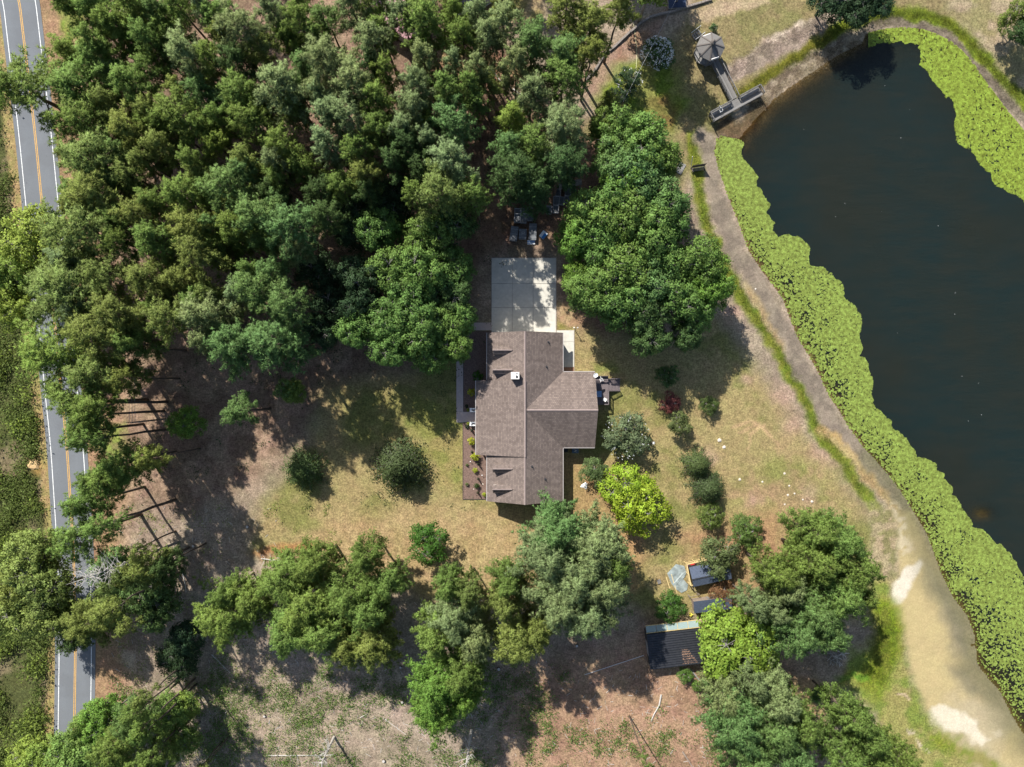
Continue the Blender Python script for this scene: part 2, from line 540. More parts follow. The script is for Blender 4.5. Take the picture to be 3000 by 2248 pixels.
front_right = TP('C', (1205, 285), (1260, 262), (1340, 265), (1400, 255), (1440, 268), (1500, 265), (1540, 280), (1560, 330), (1555, 410), (1590, 450), (1640, 510), (1680, 570), (1740, 640), (1790, 700), (1780, 770), (1790, 830), (1785, 900), (1840, 955), (1880, 970), (1940, 1060), (2000, 1110), (2040, 1180), (2100, 1230), (2150, 1240), (2211, 1280), (2350, 1420))

road_mid = [(32, -160), (38, -60)] + TP('A', (125, 0), (147, 190), (170, 380), (199, 620), (228, 870), (257, 1160), (285, 1450)) + TP('D', (340, 330), (355, 420), (395, 870), (432, 1200), (460, 1640)) + TP('G', (480, 300), (490, 830), (484, 1250), (480, 1530), (475, 1658)) + [(212, 2340), (208, 2440)]
road_mid = smooth_line(road_mid, 2)
ROAD = [at(x, y)[:2] for x, y in road_mid]
def offset_line(pts, d):
    out = []
    for i, p in enumerate(pts):
        a = pts[max(i - 1, 0)]; b = pts[min(i + 1, len(pts) - 1)]
        dx, dy = b[0] - a[0], b[1] - a[1]
        l = math.hypot(dx, dy) or 1
        out.append((p[0] - dy / l * d, p[1] + dx / l * d))
    return out
def ribbon(mb, pts, d0, d1, z):
    a = offset_line(pts, d0); b = offset_line(pts, d1)
    n = len(pts)
    vs = [(x, y, z) for x, y in a] + [(x, y, z) for x, y in b]
    fs = []
    for i in range(n - 1):
        f = (i, i + 1, n + i + 1, n + i)
        p, q, r = (vs[k] for k in f[:3])
        cr = (q[0] - p[0]) * (r[1] - q[1]) - (q[1] - p[1]) * (r[0] - q[0])
        fs.append(f if cr > 0 else f[::-1])
    mb.add(vs, fs)

# ---- ground sheet: fine grid in view, stretched to the horizon outside
def axis(lo, hi, step, far, n):
    core = np.arange(lo, hi + step / 2, step)
    g = np.geomspace(step * 2, far, n)
    return np.concatenate([(lo - g)[::-1], core, hi + g])
gxs = axis(-92, 92, .30, 2600, 34)
gys = axis(-71, 71, .30, 2600, 34)
GX, GY = np.meshgrid(gxs, gys)
PXg = GX / .0576 + 1500
PYg = 1124 - GY / .0576
# wavering pixel coordinates, so that no border is a clean line
wx = (fbm(GX * .55, GY * .55, 1) - .5) * 34 + (fbm(GX * .12, GY * .12, 5) - .5) * 40
wy = (fbm(GX * .55, GY * .55, 2) - .5) * 34 + (fbm(GX * .12, GY * .12, 6) - .5) * 40
QX = PXg + wx; QY = PYg + wy

def C3(*c): return np.array(alb(*c))
soil = np.empty(GX.shape + (3,)); soil[:] = C3(178, 150, 122)
n_a = fbm(GX * .10, GY * .10, 21); n_b = fbm(GX * .28, GY * .28, 22); n_c = fbm(GX * .9, GY * .9, 23)
def paint(mask, col):
    soil[:] = soil * (1 - mask[..., None]) + np.asarray(col) * mask[..., None]
def poly_mask(poly, feather=25, warp=1.0):
    X = PXg + wx * warp; Y = PYg + wy * warp
    xs = [p[0] for p in poly]; ys = [p[1] for p in poly]
    m = np.zeros(GX.shape)
    s = (X > min(xs) - feather) & (X < max(xs) + feather) & (Y > min(ys) - feather) & (Y < max(ys) + feather)
    m[s] = sstep(-feather, feather, sdist(X[s], Y[s], poly))
    return m
def line_mask(pts, w, feather=.5, warp=1.0):
    X = PXg + wx * warp; Y = PYg + wy * warp
    xs = [p[0] for p in pts]; ys = [p[1] for p in pts]
    m = np.zeros(GX.shape)
    s = (X > min(xs) - w) & (X < max(xs) + w) & (Y > min(ys) - w) & (Y < max(ys) + w)
    m[s] = 1 - sstep(w * .5 * (1 - feather), w * .5 * (1 + feather), seg_dist(X[s], Y[s], pts))
    return m
def two(m, ca, cb, n, lo=.42, hi=.58):
    t = sstep(lo, hi, n)[..., None]
    c = np.array(ca) * (1 - t) + np.array(cb) * t
    soil[:] = soil * (1 - m[..., None]) + c * m[..., None]

# cleared land in the south, greyer to the west and redder to the east
two(np.ones(GX.shape), C3(184, 162, 140), C3(164, 145, 124), n_b)
two(poly_mask([(1480, 1950), (1950, 1820), (2330, 1900), (2480, 2400), (1480, 2400)], 90), C3(188, 150, 122), C3(172, 136, 110), n_b)
two(poly_mask([(230, 1500), (520, 1400), (800, 1560), (860, 1750), (700, 1900), (230, 2050)], 70), C3(188, 166, 146), C3(168, 146, 128), n_b)
# pine straw floor of the wood
two(poly_mask([(150, -900), (1500, -900), (1480, 330), (1420, 760), (1340, 1000), (1260, 1060), (1080, 1140), (900, 1260), (720, 1440), (520, 1500), (330, 1480), (230, 1500), (120, 900)], 60), C3(178, 147, 124), C3(150, 122, 102), n_b)
two(poly_mask([(1380, 250), (1800, 380), (1990, 560), (2060, 900), (1900, 1010), (1700, 1000), (1640, 940), (1640, 720), (1380, 740)], 50), C3(152, 120, 98), C3(124, 98, 80), n_b)
# road verges
L0 = [(x, y) for x, y in road_mid]
two(line_mask(L0, 330, .35), C3(184, 146, 114), C3(168, 136, 104), n_b)
lv = offset_line([(x, y) for x, y in road_mid], 62)
lvx = lv if lv[20][0] < road_mid[20][0] else offset_line([(x, y) for x, y in road_mid], -62)
west = [(x - 90, y) for x, y in road_mid]
wpoly = [(-3000, -3000)] + [(x - 82, y) for x, y in road_mid] + [(-3000, 5000)]
two(poly_mask(wpoly, 8, .5), C3(96, 98, 58), C3(142, 126, 96), fbm(GX * .2, GY * .2, 31), .52, .66)
two(line_mask([(x - 62, y) for x, y in road_mid], 44, .35, .4), C3(172, 156, 100), C3(186, 156, 110), n_c)
two(poly_mask(TP('A', (340, 0), (560, -40), (560, 200), (500, 270), (400, 240), (370, 120)), 14), C3(138, 160, 62), C3(150, 150, 80), n_b)
two(poly_mask(TP('D', (640, 1090), (800, 1080), (830, 1300), (700, 1340), (640, 1260)), 18), C3(150, 160, 80), C3(150, 140, 90), n_c)
paint(poly_mask(TP('G', (800, 900), (860, 920), (870, 1040), (820, 1040)), 10) * .8, C3(215, 190, 165))
# lawns round the house
lawn = [(960, 1130), (1200, 1090), (1350, 960), (1660, 950), (1980, 1010), (2060, 900), (2120, 930), (2200, 1060), (2330, 1230), (2470, 1400), (2560, 1540), (2560, 1750), (2500, 1830), (2300, 1800), (2150, 1780), (1950, 1820), (1700, 1750), (1500, 1790), (1250, 1770), (1180, 1700), (900, 1690), (730, 1620), (760, 1480), (900, 1300)]
two(poly_mask(lawn, 40), C3(176, 155, 108), C3(146, 140, 84), fbm(GX * .16, GY * .16, 41), .45, .62)
two(poly_mask([(1000, 1500), (1400, 1490), (1700, 1480), (1560, 1760), (1250, 1740), (800, 1650)], 50), C3(192, 164, 120), C3(184, 156, 112), n_b)
two(poly_mask([(1640, 1330), (1800, 1380), (1900, 1600), (1850, 1750), (1650, 1600)], 40), C3(196, 156, 110), C3(180, 150, 104), n_b)
two(poly_mask([(1960, 1560), (2350, 1480), (2420, 1540), (2330, 1750), (2150, 1720), (2080, 1650)], 50) * .8, C3(186, 140, 108), C3(178, 146, 106), n_b)
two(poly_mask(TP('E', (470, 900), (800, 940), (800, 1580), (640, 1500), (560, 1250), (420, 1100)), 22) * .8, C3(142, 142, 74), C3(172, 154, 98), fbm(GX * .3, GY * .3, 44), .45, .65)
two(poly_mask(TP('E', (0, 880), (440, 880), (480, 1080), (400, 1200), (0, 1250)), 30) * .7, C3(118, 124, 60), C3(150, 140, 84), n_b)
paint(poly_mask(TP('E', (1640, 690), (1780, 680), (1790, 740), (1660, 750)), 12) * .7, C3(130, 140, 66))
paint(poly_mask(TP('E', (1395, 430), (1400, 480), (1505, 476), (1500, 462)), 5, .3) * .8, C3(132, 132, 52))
two(poly_mask(TP('E', (1395, 300), (1500, 340), (1600, 400), (1520, 470), (1395, 470)), 12), C3(186, 148, 116), C3(196, 164, 126), n_c)
two(poly_mask(TP('F', (150, 1650), (600, 1250), (900, 1350), (1000, 1650)), 60) * .55, C3(160, 154, 92), C3(186, 152, 118), n_b)
for x, y, r in [(400, 800, 40), (640, 900, 90), (700, 1080, 80), (820, 1560, 60), (450, 1600, 50), (340, 360, 60), (900, 1280, 70), (150, 1300, 50)]:
    cx, cy = T('F', x, y)
    paint(np.exp(-(((QX - cx) ** 2 + (QY - cy) ** 2) / (r / 2.2) ** 2)) * .65, C3(200, 160, 142))
# tyre marks on the east lawn
for pts in [[(330, 1110), (430, 1075), (500, 1110), (560, 1180)], [(420, 1260), (440, 1150), (520, 1100)], [(360, 1150), (480, 1090), (600, 1230)]]:
    paint(line_mask(TP('F', *pts), 9, .6, .5) * .6, C3(212, 176, 134))
# lawn and dirt in the north-east
ne = [(1700, 380), (1800, 270), (1960, 120), (2030, 20), (2080, -900), (3000, -900), (3000, 60), (2700, 50), (2420, 100), (2290, 190), (2140, 300), (2110, 380), (2060, 440), (1990, 560), (1930, 520)]
two(poly_mask(ne, 22), C3(146, 136, 90), C3(158, 140, 100), n_b)
two(poly_mask(TP('B', (1520, 560), (1900, 190), (2100, 70), (2060, 220), (1870, 420), (1650, 640)), 22), C3(178, 146, 124), C3(168, 132, 108), n_b)
two(poly_mask(TP('B', (1640, 640), (1830, 440), (1960, 400), (2211, 420), (2260, 640), (2160, 830), (2040, 860), (1880, 700)), 26), C3(128, 144, 54), C3(150, 148, 80), n_b)
two(poly_mask(TP('B', (2010, 640), (2160, 620), (2170, 800), (2060, 860)), 20) * .8, C3(140, 98, 70), C3(120, 110, 60), n_b)
two(poly_mask(TP('B', (940, -60), (1340, -60), (1300, 130), (1160, 190), (960, 110)), 16), C3(166, 150, 96), C3(186, 160, 122), n_b)
two(poly_mask(TP('B', (590, 290), (700, 260), (1000, 340), (1200, 380), (1200, 560), (1000, 560), (620, 470)), 25), C3(180, 150, 110), C3(170, 128, 102), n_b)
paint(line_mask(TP('C', (60, 110), (150, 80), (300, 50), (520, 0)), 32, .5) * .85, C3(200, 172, 142))
paint(line_mask(TP('C', (70, 60), (250, 25), (420, 0)), 20, .5) * .6, C3(196, 170, 138))
for pts in (TP('C', (320, 460), (480, 370), (650, 275), (800, 195), (960, 120), (1100, 60)),):
    two(line_mask(pts, 62, .35), C3(176, 154, 138), C3(142, 124, 110), fbm(GX * .8, GY * .35, 51))
    paint(line_mask([(x - 22, y - 14) for x, y in pts], 16, .8) * sstep(.45, .62, n_c) * .9, C3(228, 204, 184))
paint(line_mask(TP('C', (360, 610), (500, 520), (650, 430), (800, 340), (930, 250), (1010, 190)), 34, .5), C3(142, 136, 54))
two(line_mask(TP('C', (470, 650), (560, 590), (660, 520), (780, 440), (900, 370), (1050, 280), (1170, 235)), 46, .4), C3(184, 164, 140), C3(136, 118, 98), fbm(GX * 1.1, GY * 1.1, 52), .42, .56)
two(line_mask(TP('C', (250, 830), (330, 860), (420, 800), (520, 690)), 56, .5), C3(124, 100, 76), C3(100, 84, 62), n_c)
two(poly_mask(TP('C', (1480, -300), (2300, -300), (2400, 700), (2211, 640), (2060, 420), (1900, 230), (1760, 100)), 26), C3(184, 162, 132), C3(160, 146, 104), n_b)
two(line_mask(TP('C', (1010, 195), (1120, 140), (1250, 110), (1400, 85), (1560, 90), (1720, 135), (1840, 230), (1960, 370), (2080, 510), (2180, 620), (2300, 760)), 40, .5), C3(138, 150, 48), C3(120, 132, 46), n_c)
two(line_mask(TP('C', (1190, 190), (1300, 155), (1420, 140), (1600, 160), (1720, 210), (1850, 340), (1980, 510), (2090, 650), (2211, 780), (2300, 880)), 30, .4), C3(146, 130, 112), C3(124, 110, 94), n_c)
# bank east of the house: green strip, mud track, sand
two(line_mask(TP('C', (60, 900), (85, 1050), (105, 1250), (150, 1450), (220, 1600)) + TP('F', (290, 80), (370, 220), (420, 330), (490, 420), (590, 560), (660, 690), (750, 860), (800, 960), (860, 1090), (930, 1180), (1000, 1280), (1080, 1420), (1160, 1530), (1210, 1620)), 34, .6), C3(126, 138, 50), C3(146, 148, 62), n_c)
mud = TP('C', (140, 900), (180, 1050), (210, 1200), (250, 1350), (320, 1550), (390, 1658)) + TP('F', (470, 130), (550, 270), (620, 400), (690, 540), (770, 700), (870, 900), (960, 1050), (1080, 1200), (1190, 1330), (1300, 1460), (1390, 1560), (1450, 1658))
two(line_mask(mud, 52, .35), C3(166, 148, 130), C3(146, 130, 115), fbm(GX * .5, GY * .5, 61))
two(line_mask(TP('F', (420, 160), (480, 290), (560, 430), (640, 560)), 22, .8) * .8, C3(190, 160, 116), C3(200, 176, 136), n_c)
two(line_mask(TP('F', (900, 1120), (1010, 1190), (1100, 1330), (1220, 1480), (1330, 1600), (1400, 1658)), 26, .7), C3(198, 164, 112), C3(204, 174, 124), n_c)
sand = TP('I', (1330, -20), (1500, -10), (1580, 150), (1640, 260), (1700, 400), (1780, 560), (1880, 700), (1930, 1000), (2080, 1180), (2211, 1420), (2300, 1800), (1900, 1720), (1640, 1400), (1550, 1250), (1480, 1000), (1430, 800), (1330, 640), (1400, 420), (1390, 250))
two(poly_mask(sand, 18, .7), C3(212, 188, 138), C3(204, 184, 148), fbm(GX * .07, GY * .07, 63))
two(poly_mask(TP('I', (1570, 330), (1700, 420), (1800, 600), (1890, 740), (1920, 1000), (1760, 900), (1640, 600)), 34), C3(176, 160, 134), C3(160, 146, 122), n_b)
two(poly_mask(TP('I', (1740, 1020), (1900, 980), (2080, 1180), (2060, 1260), (1880, 1200)), 30) * .8, C3(150, 138, 116), C3(170, 154, 124), n_b)
paint(poly_mask(TP('I', (1330, 620), (1370, 480), (1450, 370), (1540, 320), (1560, 345), (1500, 450), (1440, 560), (1400, 610)), 7, .6), C3(244, 228, 206))
paint(poly_mask(TP('I', (1330, -60), (1430, -60), (1480, 160), (1510, 260), (1400, 330), (1350, 200)), 12) * sstep(.4, .56, n_c), C3(236, 214, 178))
paint(poly_mask(TP('I', (1580, 1300), (1620, 1260), (1700, 1255), (1800, 1310), (1890, 1390), (1920, 1450), (1980, 1490), (1930, 1530), (1850, 1470), (1700, 1420), (1620, 1360)), 8), C3(242, 224, 198))
paint(poly_mask(TP('I', (1990, 1450), (2050, 1430), (2080, 1470), (2030, 1490)), 7) * .8, C3(228, 208, 176))
paint(line_mask([p for p in bank_left if p[1] > 1330], 120, .9, .6) * .75, C3(122, 116, 84))
# green meadow in the south-east
two(poly_mask(TP('I', (1230, 430), (1370, 430), (1330, 640), (1420, 800), (1480, 1000), (1560, 1260), (1660, 1420), (1880, 1658), (1880, 1800), (1300, 1800), (1250, 1300), (1000, 1120), (1100, 900), (1220, 840)), 22), C3(138, 148, 70), C3(166, 156, 94), n_b)
two(line_mask(TP('I', (1290, 660), (1320, 780), (1310, 900), (1290, 1010), (1230, 1100)), 84, .7), C3(132, 148, 44), C3(150, 154, 62), n_c)
two(line_mask(TP('I', (1040, 1090), (1100, 1060), (1200, 1080)), 30, .7) * .8, C3(110, 150, 52), C3(150, 154, 62), n_c)
two(line_mask(TP('I', (1640, 1450), (1760, 1520), (1880, 1590), (1990, 1640)), 46, .7) * .9, C3(134, 144, 50), C3(160, 150, 84), n_c)
two(poly_mask(TP('I', (700, 1080), (1000, 1130), (960, 1300), (900, 1420), (760, 1250)), 22), C3(206, 172, 126), C3(186, 156, 114), n_b)
paint(line_mask(TP('I', (1400, 1180), (1450, 1185), (1470, 1215)), 6, .6, .2), C3(210, 185, 150))
paint(line_mask(TP('I', (1450, 1400), (1520, 1470), (1590, 1550)), 14, .8) * sstep(.45, .6, n_c), C3(222, 200, 170))
two(poly_mask(TP('I', (1200, -40), (1330, -40), (1400, 250), (1380, 420), (1230, 440), (1220, 300)), 16), C3(186, 164, 130), C3(150, 140, 96), n_c)
# worn track through the cleared land
paint(line_mask(TP('G', (1520, 780), (1650, 850), (1800, 930), (1950, 1010), (2150, 1110)) + TP('H', (300, 1330), (500, 1420), (700, 1500)), 46, .6) * .75, C3(188, 164, 146))
paint(line_mask(TP('G', (1690, 290), (1800, 240), (1990, 230)), 30, .8) * .6, C3(190, 120, 76))
# sand pile verge and worn bits
paint(np.exp(-(((QX - T('D', 215, 1350)[0]) / 17) ** 2 + ((QY - T('D', 215, 1350)[1]) / 26) ** 2)), C3(206, 160, 96))

ROUGH = np.ones(GX.shape)
ROUGH -= .72 * np.maximum(poly_mask(sand, 18, .7), .6 * line_mask(mud, 60, .35))
# heights: flat yard, pond basin, faint relief away from what is built
PD = sdist(PXg, PYg, pond) * .0576         # metres inside the pond (+) or outside (-)
WATER_Z = -0.45
GZ = np.where(PD < 0, WATER_Z * sstep(-5.5, 0, PD), WATER_Z - 2.3 * (1 - np.exp(-np.maximum(PD, 0) / 8.5)))
rel = (fbm(GX * .12, GY * .12, 71) - .62) * .35 + (fbm(GX * .6, GY * .6, 72) - .55) * .10
keep = sstep(3.2, 6.0, np.abs(GX - np.interp(-GY, [-p[1] for p in ROAD], [p[0] for p in ROAD])))
hd = np.maximum(np.maximum(-12 - GX, GX - 21), np.maximum(-22 - GY, GY - 23))
keep = keep * sstep(0, 4, hd) * sstep(0, 3, -PD)
GZ = GZ + np.minimum(rel, 0.02) * keep
GZ = np.where((np.abs(GX) > 120) | (np.abs(GY) > 95), np.minimum(GZ, 0) * .3 - .02, GZ)
soil *= np.array((.962, 1.0, .985))
wet = sstep(.2, 3.5, PD)[..., None]
bed = np.array((.088, .074, .045))
soil = soil * (1 - wet) + bed * wet
spot = np.exp(-(((PXg - T('I', 1960, 10)[0]) / 52) ** 2 + ((PYg - T('I', 1960, 10)[1]) / 30) ** 2))[..., None]
ny, nx = GX.shape
idx = np.arange(nx * ny, dtype=np.int32).reshape(ny, nx)
Fq = np.stack([idx[:-1, :-1], idx[:-1, 1:], idx[1:, 1:], idx[1:, :-1]], -1).reshape(-1, 4)
Vg = np.stack([GX, GY, GZ], -1).reshape(-1, 3)
gm = np_mesh('ground', Vg, Fq, True)
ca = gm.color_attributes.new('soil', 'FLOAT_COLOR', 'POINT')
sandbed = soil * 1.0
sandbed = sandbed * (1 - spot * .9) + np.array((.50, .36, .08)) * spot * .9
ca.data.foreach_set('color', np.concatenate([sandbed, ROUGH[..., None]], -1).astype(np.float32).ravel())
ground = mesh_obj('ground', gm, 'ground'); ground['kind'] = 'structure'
def gz(x, y):
    i = int(np.clip(np.searchsorted(gxs, x), 1, nx - 1)); j = int(np.clip(np.searchsorted(gys, y), 1, ny - 1))
    return float(GZ[j, i])
def gat(px, py):
    x, y, _ = at(px, py)
    return (x, y, gz(x, y))

# ---- pond water: the grid cells over the basin; shallows show the bed
sel = (PD > -1.2)
cell = sel[:-1, :-1] & sel[:-1, 1:] & sel[1:, 1:] & sel[1:, :-1]
Fw = Fq.reshape(ny - 1, nx - 1, 4)[::1, ::1][cell]
used = np.unique(Fw); remap = np.full(nx * ny, -1, np.int32); remap[used] = np.arange(len(used))
Vw = Vg[used].copy()
dep = np.maximum(WATER_Z - Vw[:, 2], 0)
# a sandy shoal rises under the south-east corner of the pond
sp = spot.reshape(-1)[used]
dep = dep * (1 - .8 * sp)
Vw[:, 2] = WATER_Z
wm = np_mesh('pond_water', Vw, remap[Fw])
da = wm.attributes.new('depth', 'FLOAT', 'POINT'); da.data.foreach_set('value', dep.astype(np.float32))
water = mesh_obj('pond_water', wm, 'water'); water['kind'] = 'structure'

# ---- floating weed along the shores
def pads(name, bank, front, n, seed, label, tint, zlim):
    rng = np.random.default_rng(seed)
    poly = bank + front[::-1]
    xs = np.array([p[0] for p in poly]); ys = np.array([p[1] for p in poly])
    x0, x1, y0, y1 = xs.min(), min(xs.max(), 3120), ys.min(), min(ys.max(), 2330)
    px = rng.uniform(x0, x1, n); py = rng.uniform(y0, y1, n)
    wob = (fbm(px / 26, py / 26, seed) - .5) * 22
    k = inside(px, py, poly)
    k |= (seg_dist(px, py, front) < 7 + wob) & (sdist(px, py, pond) > 2)
    px, py = px[k], py[k]
    db = seg_dist(px, py, bank); df = seg_dist(px, py, front)
    t = db / (db + df + 1e-6)
    d = zlim(px, py, t, db)
    k = rng.random(len(px)) < d
    px, py = px[k], py[k]
    m = len(px)
    X = (px - 1500) * .0576 * (H - WATER_Z) / H; Y = (1124 - py) * .0576 * (H - WATER_Z) / H
    r = rng.uniform(.055, .125, m)
    Z = np.maximum(WATER_Z, [gz(a_, b_) for a_, b_ in zip(X, Y)]) + rng.uniform(.006, .035, m)
    a0 = rng.uniform(0, 6.28, m)
    tx = rng.normal(0, .08, m); ty = rng.normal(0, .08, m)
    V = []
    for j in range(5):
        a = a0 + j * 2 * math.pi / 5
        rr = r * rng.uniform(.75, 1.15, m)
        dx, dy = np.cos(a) * rr, np.sin(a) * rr
        V.append(np.stack([X + dx, Y + dy, np.maximum(Z + dx * tx + dy * ty, WATER_Z + .004)], -1))
    V = np.stack(V, 1).reshape(-1, 3)
    F = np.arange(m * 5, dtype=np.int32).reshape(m, 5)
    o = mesh_obj(name, np_mesh(name, V, F), 'leaf')
    o.color = tint + (1,)
    tag(o, label, 'water weed', None, 'stuff')
    return o
def dens_left(px, py, t, db):
    n1 = fbm(px / 4.2, py / 4.2, 3, 3); n2 = fbm(px / 45, py / 45, 4, 3)
    top = sstep(700, 560, py)
    south = sstep(1650, 2000, py)
    base = -.30 + 1.2 * t + .75 * top - south * .45 + (n2 - .5) * 1.9
    return np.clip(((n1 - .42) * 5.5 + base), 0, 1) * sstep(-.02, .16, t)
def dens_right(px, py, t, db):
    n1 = fbm(px / 4, py / 5.5, 13, 3); n2 = fbm(px / 45, py / 45, 14, 3)
    return np.clip((n1 - .45) * 6.5 + .5 + t * .3 + (n2 - .5) * 1.1, 0, 1)
bank_pad = [(p[0] - 8, p[1] + 3) for p in bank_left if p[1] > 395]
pads('floating_weed', bank_pad, front_left, 2300000, 5, 'yellow-green mat of floating weed along the near pond bank beside the lawn', (.255, .325, .070), dens_left)
bank_rp = [p for p in bank_top if p[0] > 2544] + [(3100, 520)]
pads('floating_weed', bank_rp, front_right, 720000, 6, 'bright green mat of floating weed along the far curved pond bank', (.262, .34, .052), dens_right)

# white petals and feathers drifting on the water
mb = MB(); rr = random.Random(4)
fleck = []
for x, y in [(785, 840), (805, 1195), (1050, 1318), (985, 1335), (1287, 1370), (1380, 838), (1413, 895), (1632, 1425), (1655, 1465), (1980, 1355), (990, 1405), (680, 930), (1470, 712), (920, 1210), (1310, 555)]:
    fleck.append(T('C', x, y))
for x, y in [(1480, 110), (1765, 240), (1670, 277), (1762, 378), (1245, 437), (1390, 500), (1655, 630), (1810, 780), (1600, 985), (1935, 1030), (1405, 1010), (1850, 1070), (2040, 300), (1915, 825), (1495, 1245)]:
    fleck.append(T('F', x, y))
for p in fleck[::2]:
    x, y, _ = at(*p, WATER_Z)
    r = rr.uniform(.02, .04); a = rr.uniform(0, 3)
    pts = [(x + math.cos(a + k * 1.26) * r * (1.6 if k == 0 else 1), y + math.sin(a + k * 1.26) * r) for k in range(5)]
    mb.prism(pts, WATER_Z + .006, WATER_Z + .03)
o = mb.build('floating_debris', 'white'); tag(o, 'white flecks drifting on the dark pond water', 'debris', None, 'stuff')

# ---- road
mb = MB(); ribbon(mb, ROAD, 3.42, -3.42, .030)
me = mb.mesh('road')
ul = me.uv_layers.new(name='UVMap'); nR = len(ROAD)
for l in me.loops:
    i = l.vertex_index
    ul.data[l.index].uv = (0.0 if i < nR else 1.0, (i % nR) * 1.0)
road = mesh_obj('road', me, 'asphalt'); road['kind'] = 'structure'
for d in (2.72, -2.72):
    mb = MB(); ribbon(mb, ROAD, d + .065, d - .065, .036)
    mb.build('edge_line', 'paint_white', road)
for d in (.13, -.13):
    mb = MB(); ribbon(mb, ROAD, d + .06, d - .06, .036)
    mb.build('centre_line', 'paint_yellow', road)

# ---- driveway pad of cast panels, side slab, walk, beds
def rect(t, x0, y0, x1, y1, z):
    a = at(*T(t, x0, y0), z); b = at(*T(t, x1, y1), z)
    return min(a[0], b[0]), max(a[0], b[0]), min(a[1], b[1]), max(a[1], b[1])
drive = MB().box(*rect('E', 972, 12, 1393, 520, 0), -.06, .03).build('driveway', 'trim'); drive['kind'] = 'structure'
xs = [973, 1108, 1243, 1391]; ys = [14, 180, 335, 518]
for i in range(3):
    for j in range(3):
        x0, x1, y0, y1 = rect('E', xs[i], ys[j], xs[i + 1], ys[j + 1], .1)
        MB().box(x0 + .035, x1 - .035, y0 + .035, y1 - .035, -.02, .10).build('concrete_panel', 'concrete', drive)
slab = MB().box(*rect('E', 1394, 482, 1510, 755, 0), -.06, .02).build('side_slab', 'trim'); slab['kind'] = 'structure'
for y0, y1 in ((483, 556), (556, 720)):
    a = rect('E', 1396, y0, 1508, y1, .1)
    MB().box(a[0] + .02, a[1] - .02, a[2] + .02, a[3] - .02, -.02, .09).build('concrete_panel', 'concrete', slab)
a = rect('E', 1396, 722, 1508, 754, .1)
MB().box(a[0], a[1], a[2], a[3], -.02, .06).build('clay_strip', simple('clay', (.24, .13, .08), .95, 6, .3, .3), slab)
walk = MB().box(*rect('E', 748, 434, 790, 1080, 0), -.06, .02).build('front_walk', 'trim'); walk['kind'] = 'structure'
segs = [(745, 432, 979, 483)] + [(745, y, 791, min(y + 75, 1008)) for y in range(485, 1008, 75)] + [(745, 1010, 905, 1078)]
for s_ in segs:
    a = rect('E', *s_, .09)
    if a[3] - a[2] < .3: continue
    MB().box(a[0] + .012, a[1] - .012, a[2] + .012, a[3] - .012, -.02, .085).build('walk_slab', 'walk', walk)
for (x0, y0, x1, y1) in ((793, 487, 990, 1007), (789, 1082, 990, 1575)):
    a = rect('E', x0, y0, x1, y1, .05)
    bed_o = MB().box(a[0], a[1], a[2], a[3], -.05, .05).build('mulch_bed', 'mulch'); bed_o['kind'] = 'structure'
    e = MB()
    e.box(a[0] - .09, a[0] - .002, a[2] - .09, a[3], -.05, .11); e.box(a[0], a[1], a[2] - .09, a[2] - .002, -.05, .11)
    e.build('bed_edging', 'edging', bed_o)
# ================================================================== BUILDINGS
E0, RZ = 3.5, 6.95                      # eave and ridge heights
XL, XR, XM = -4.10, 8.33, 2.08
YT, YB = 8.33, -19.28
WT, WB, WM, WX = 1.90, -10.48, -4.27, 13.58
house = thing('house', 'brown shingled house with dormers standing between the driveway and lawn', 'house', (2, -5, 0))
SL = (RZ - E0) / (XM - XL)
# walls with gables
def gable_walls(mb, x0, x1, y0, y1, axis_, ze, zr):
    if axis_ == 'y':
        xm = (x0 + x1) / 2
        sec = [(x0, 0), (x1, 0), (x1, ze), (xm, zr), (x0, ze)]
        P = [(x, y0, z) for x, z in sec] + [(x, y1, z) for x, z in sec]
    else:
        ym = (y0 + y1) / 2
        sec = [(y1, 0), (y0, 0), (y0, ze), (ym, zr), (y1, ze)]
        P = [(x0, y, z) for y, z in sec] + [(x1, y, z) for y, z in sec]
    F = [(0, 1, 2, 3, 4), (9, 8, 7, 6, 5)] + [(i, i + 5, (i + 1) % 5 + 5, (i + 1) % 5) for i in range(5)]
    mb.add(P, F)
mb = MB()
gable_walls(mb, XL + .45, XR - .45, YB + .4, YT - .4, 'y', E0 - .06, RZ - .30)
mb.build('wall', 'siding', house)
mb = MB()
gable_walls(mb, 7.8, WX - .4, WB + .45, WT - .45, 'x', E0 - .062, RZ - .31)
mb.build('wall', 'siding', house)
TH = .16
def roof_piece(pts, name='roof'):
    return MB().slab(pts, TH).build(name, 'shingle', house, uv=True)
roof_l = roof_piece([(XM, YT, RZ), (XL, YT, E0), (XL, YB, E0), (XM, YB, RZ)])
# east plane is cut by the valleys of the rear wing
roof_piece([(XM, YT, RZ), (XM, WM, RZ), (XR, WT, E0), (XR, YT, E0)])
roof_piece([(XM, WM, RZ), (XM, YB, RZ), (XR, YB, E0), (XR, WB, E0)])
roof_piece([(XM, WM, RZ), (WX + .12, WM, RZ), (WX, WT, E0), (XR, WT, E0)])
roof_piece([(XM, WM, RZ), (XR, WB, E0), (WX, WB, E0), (WX + .12, WM, RZ)])
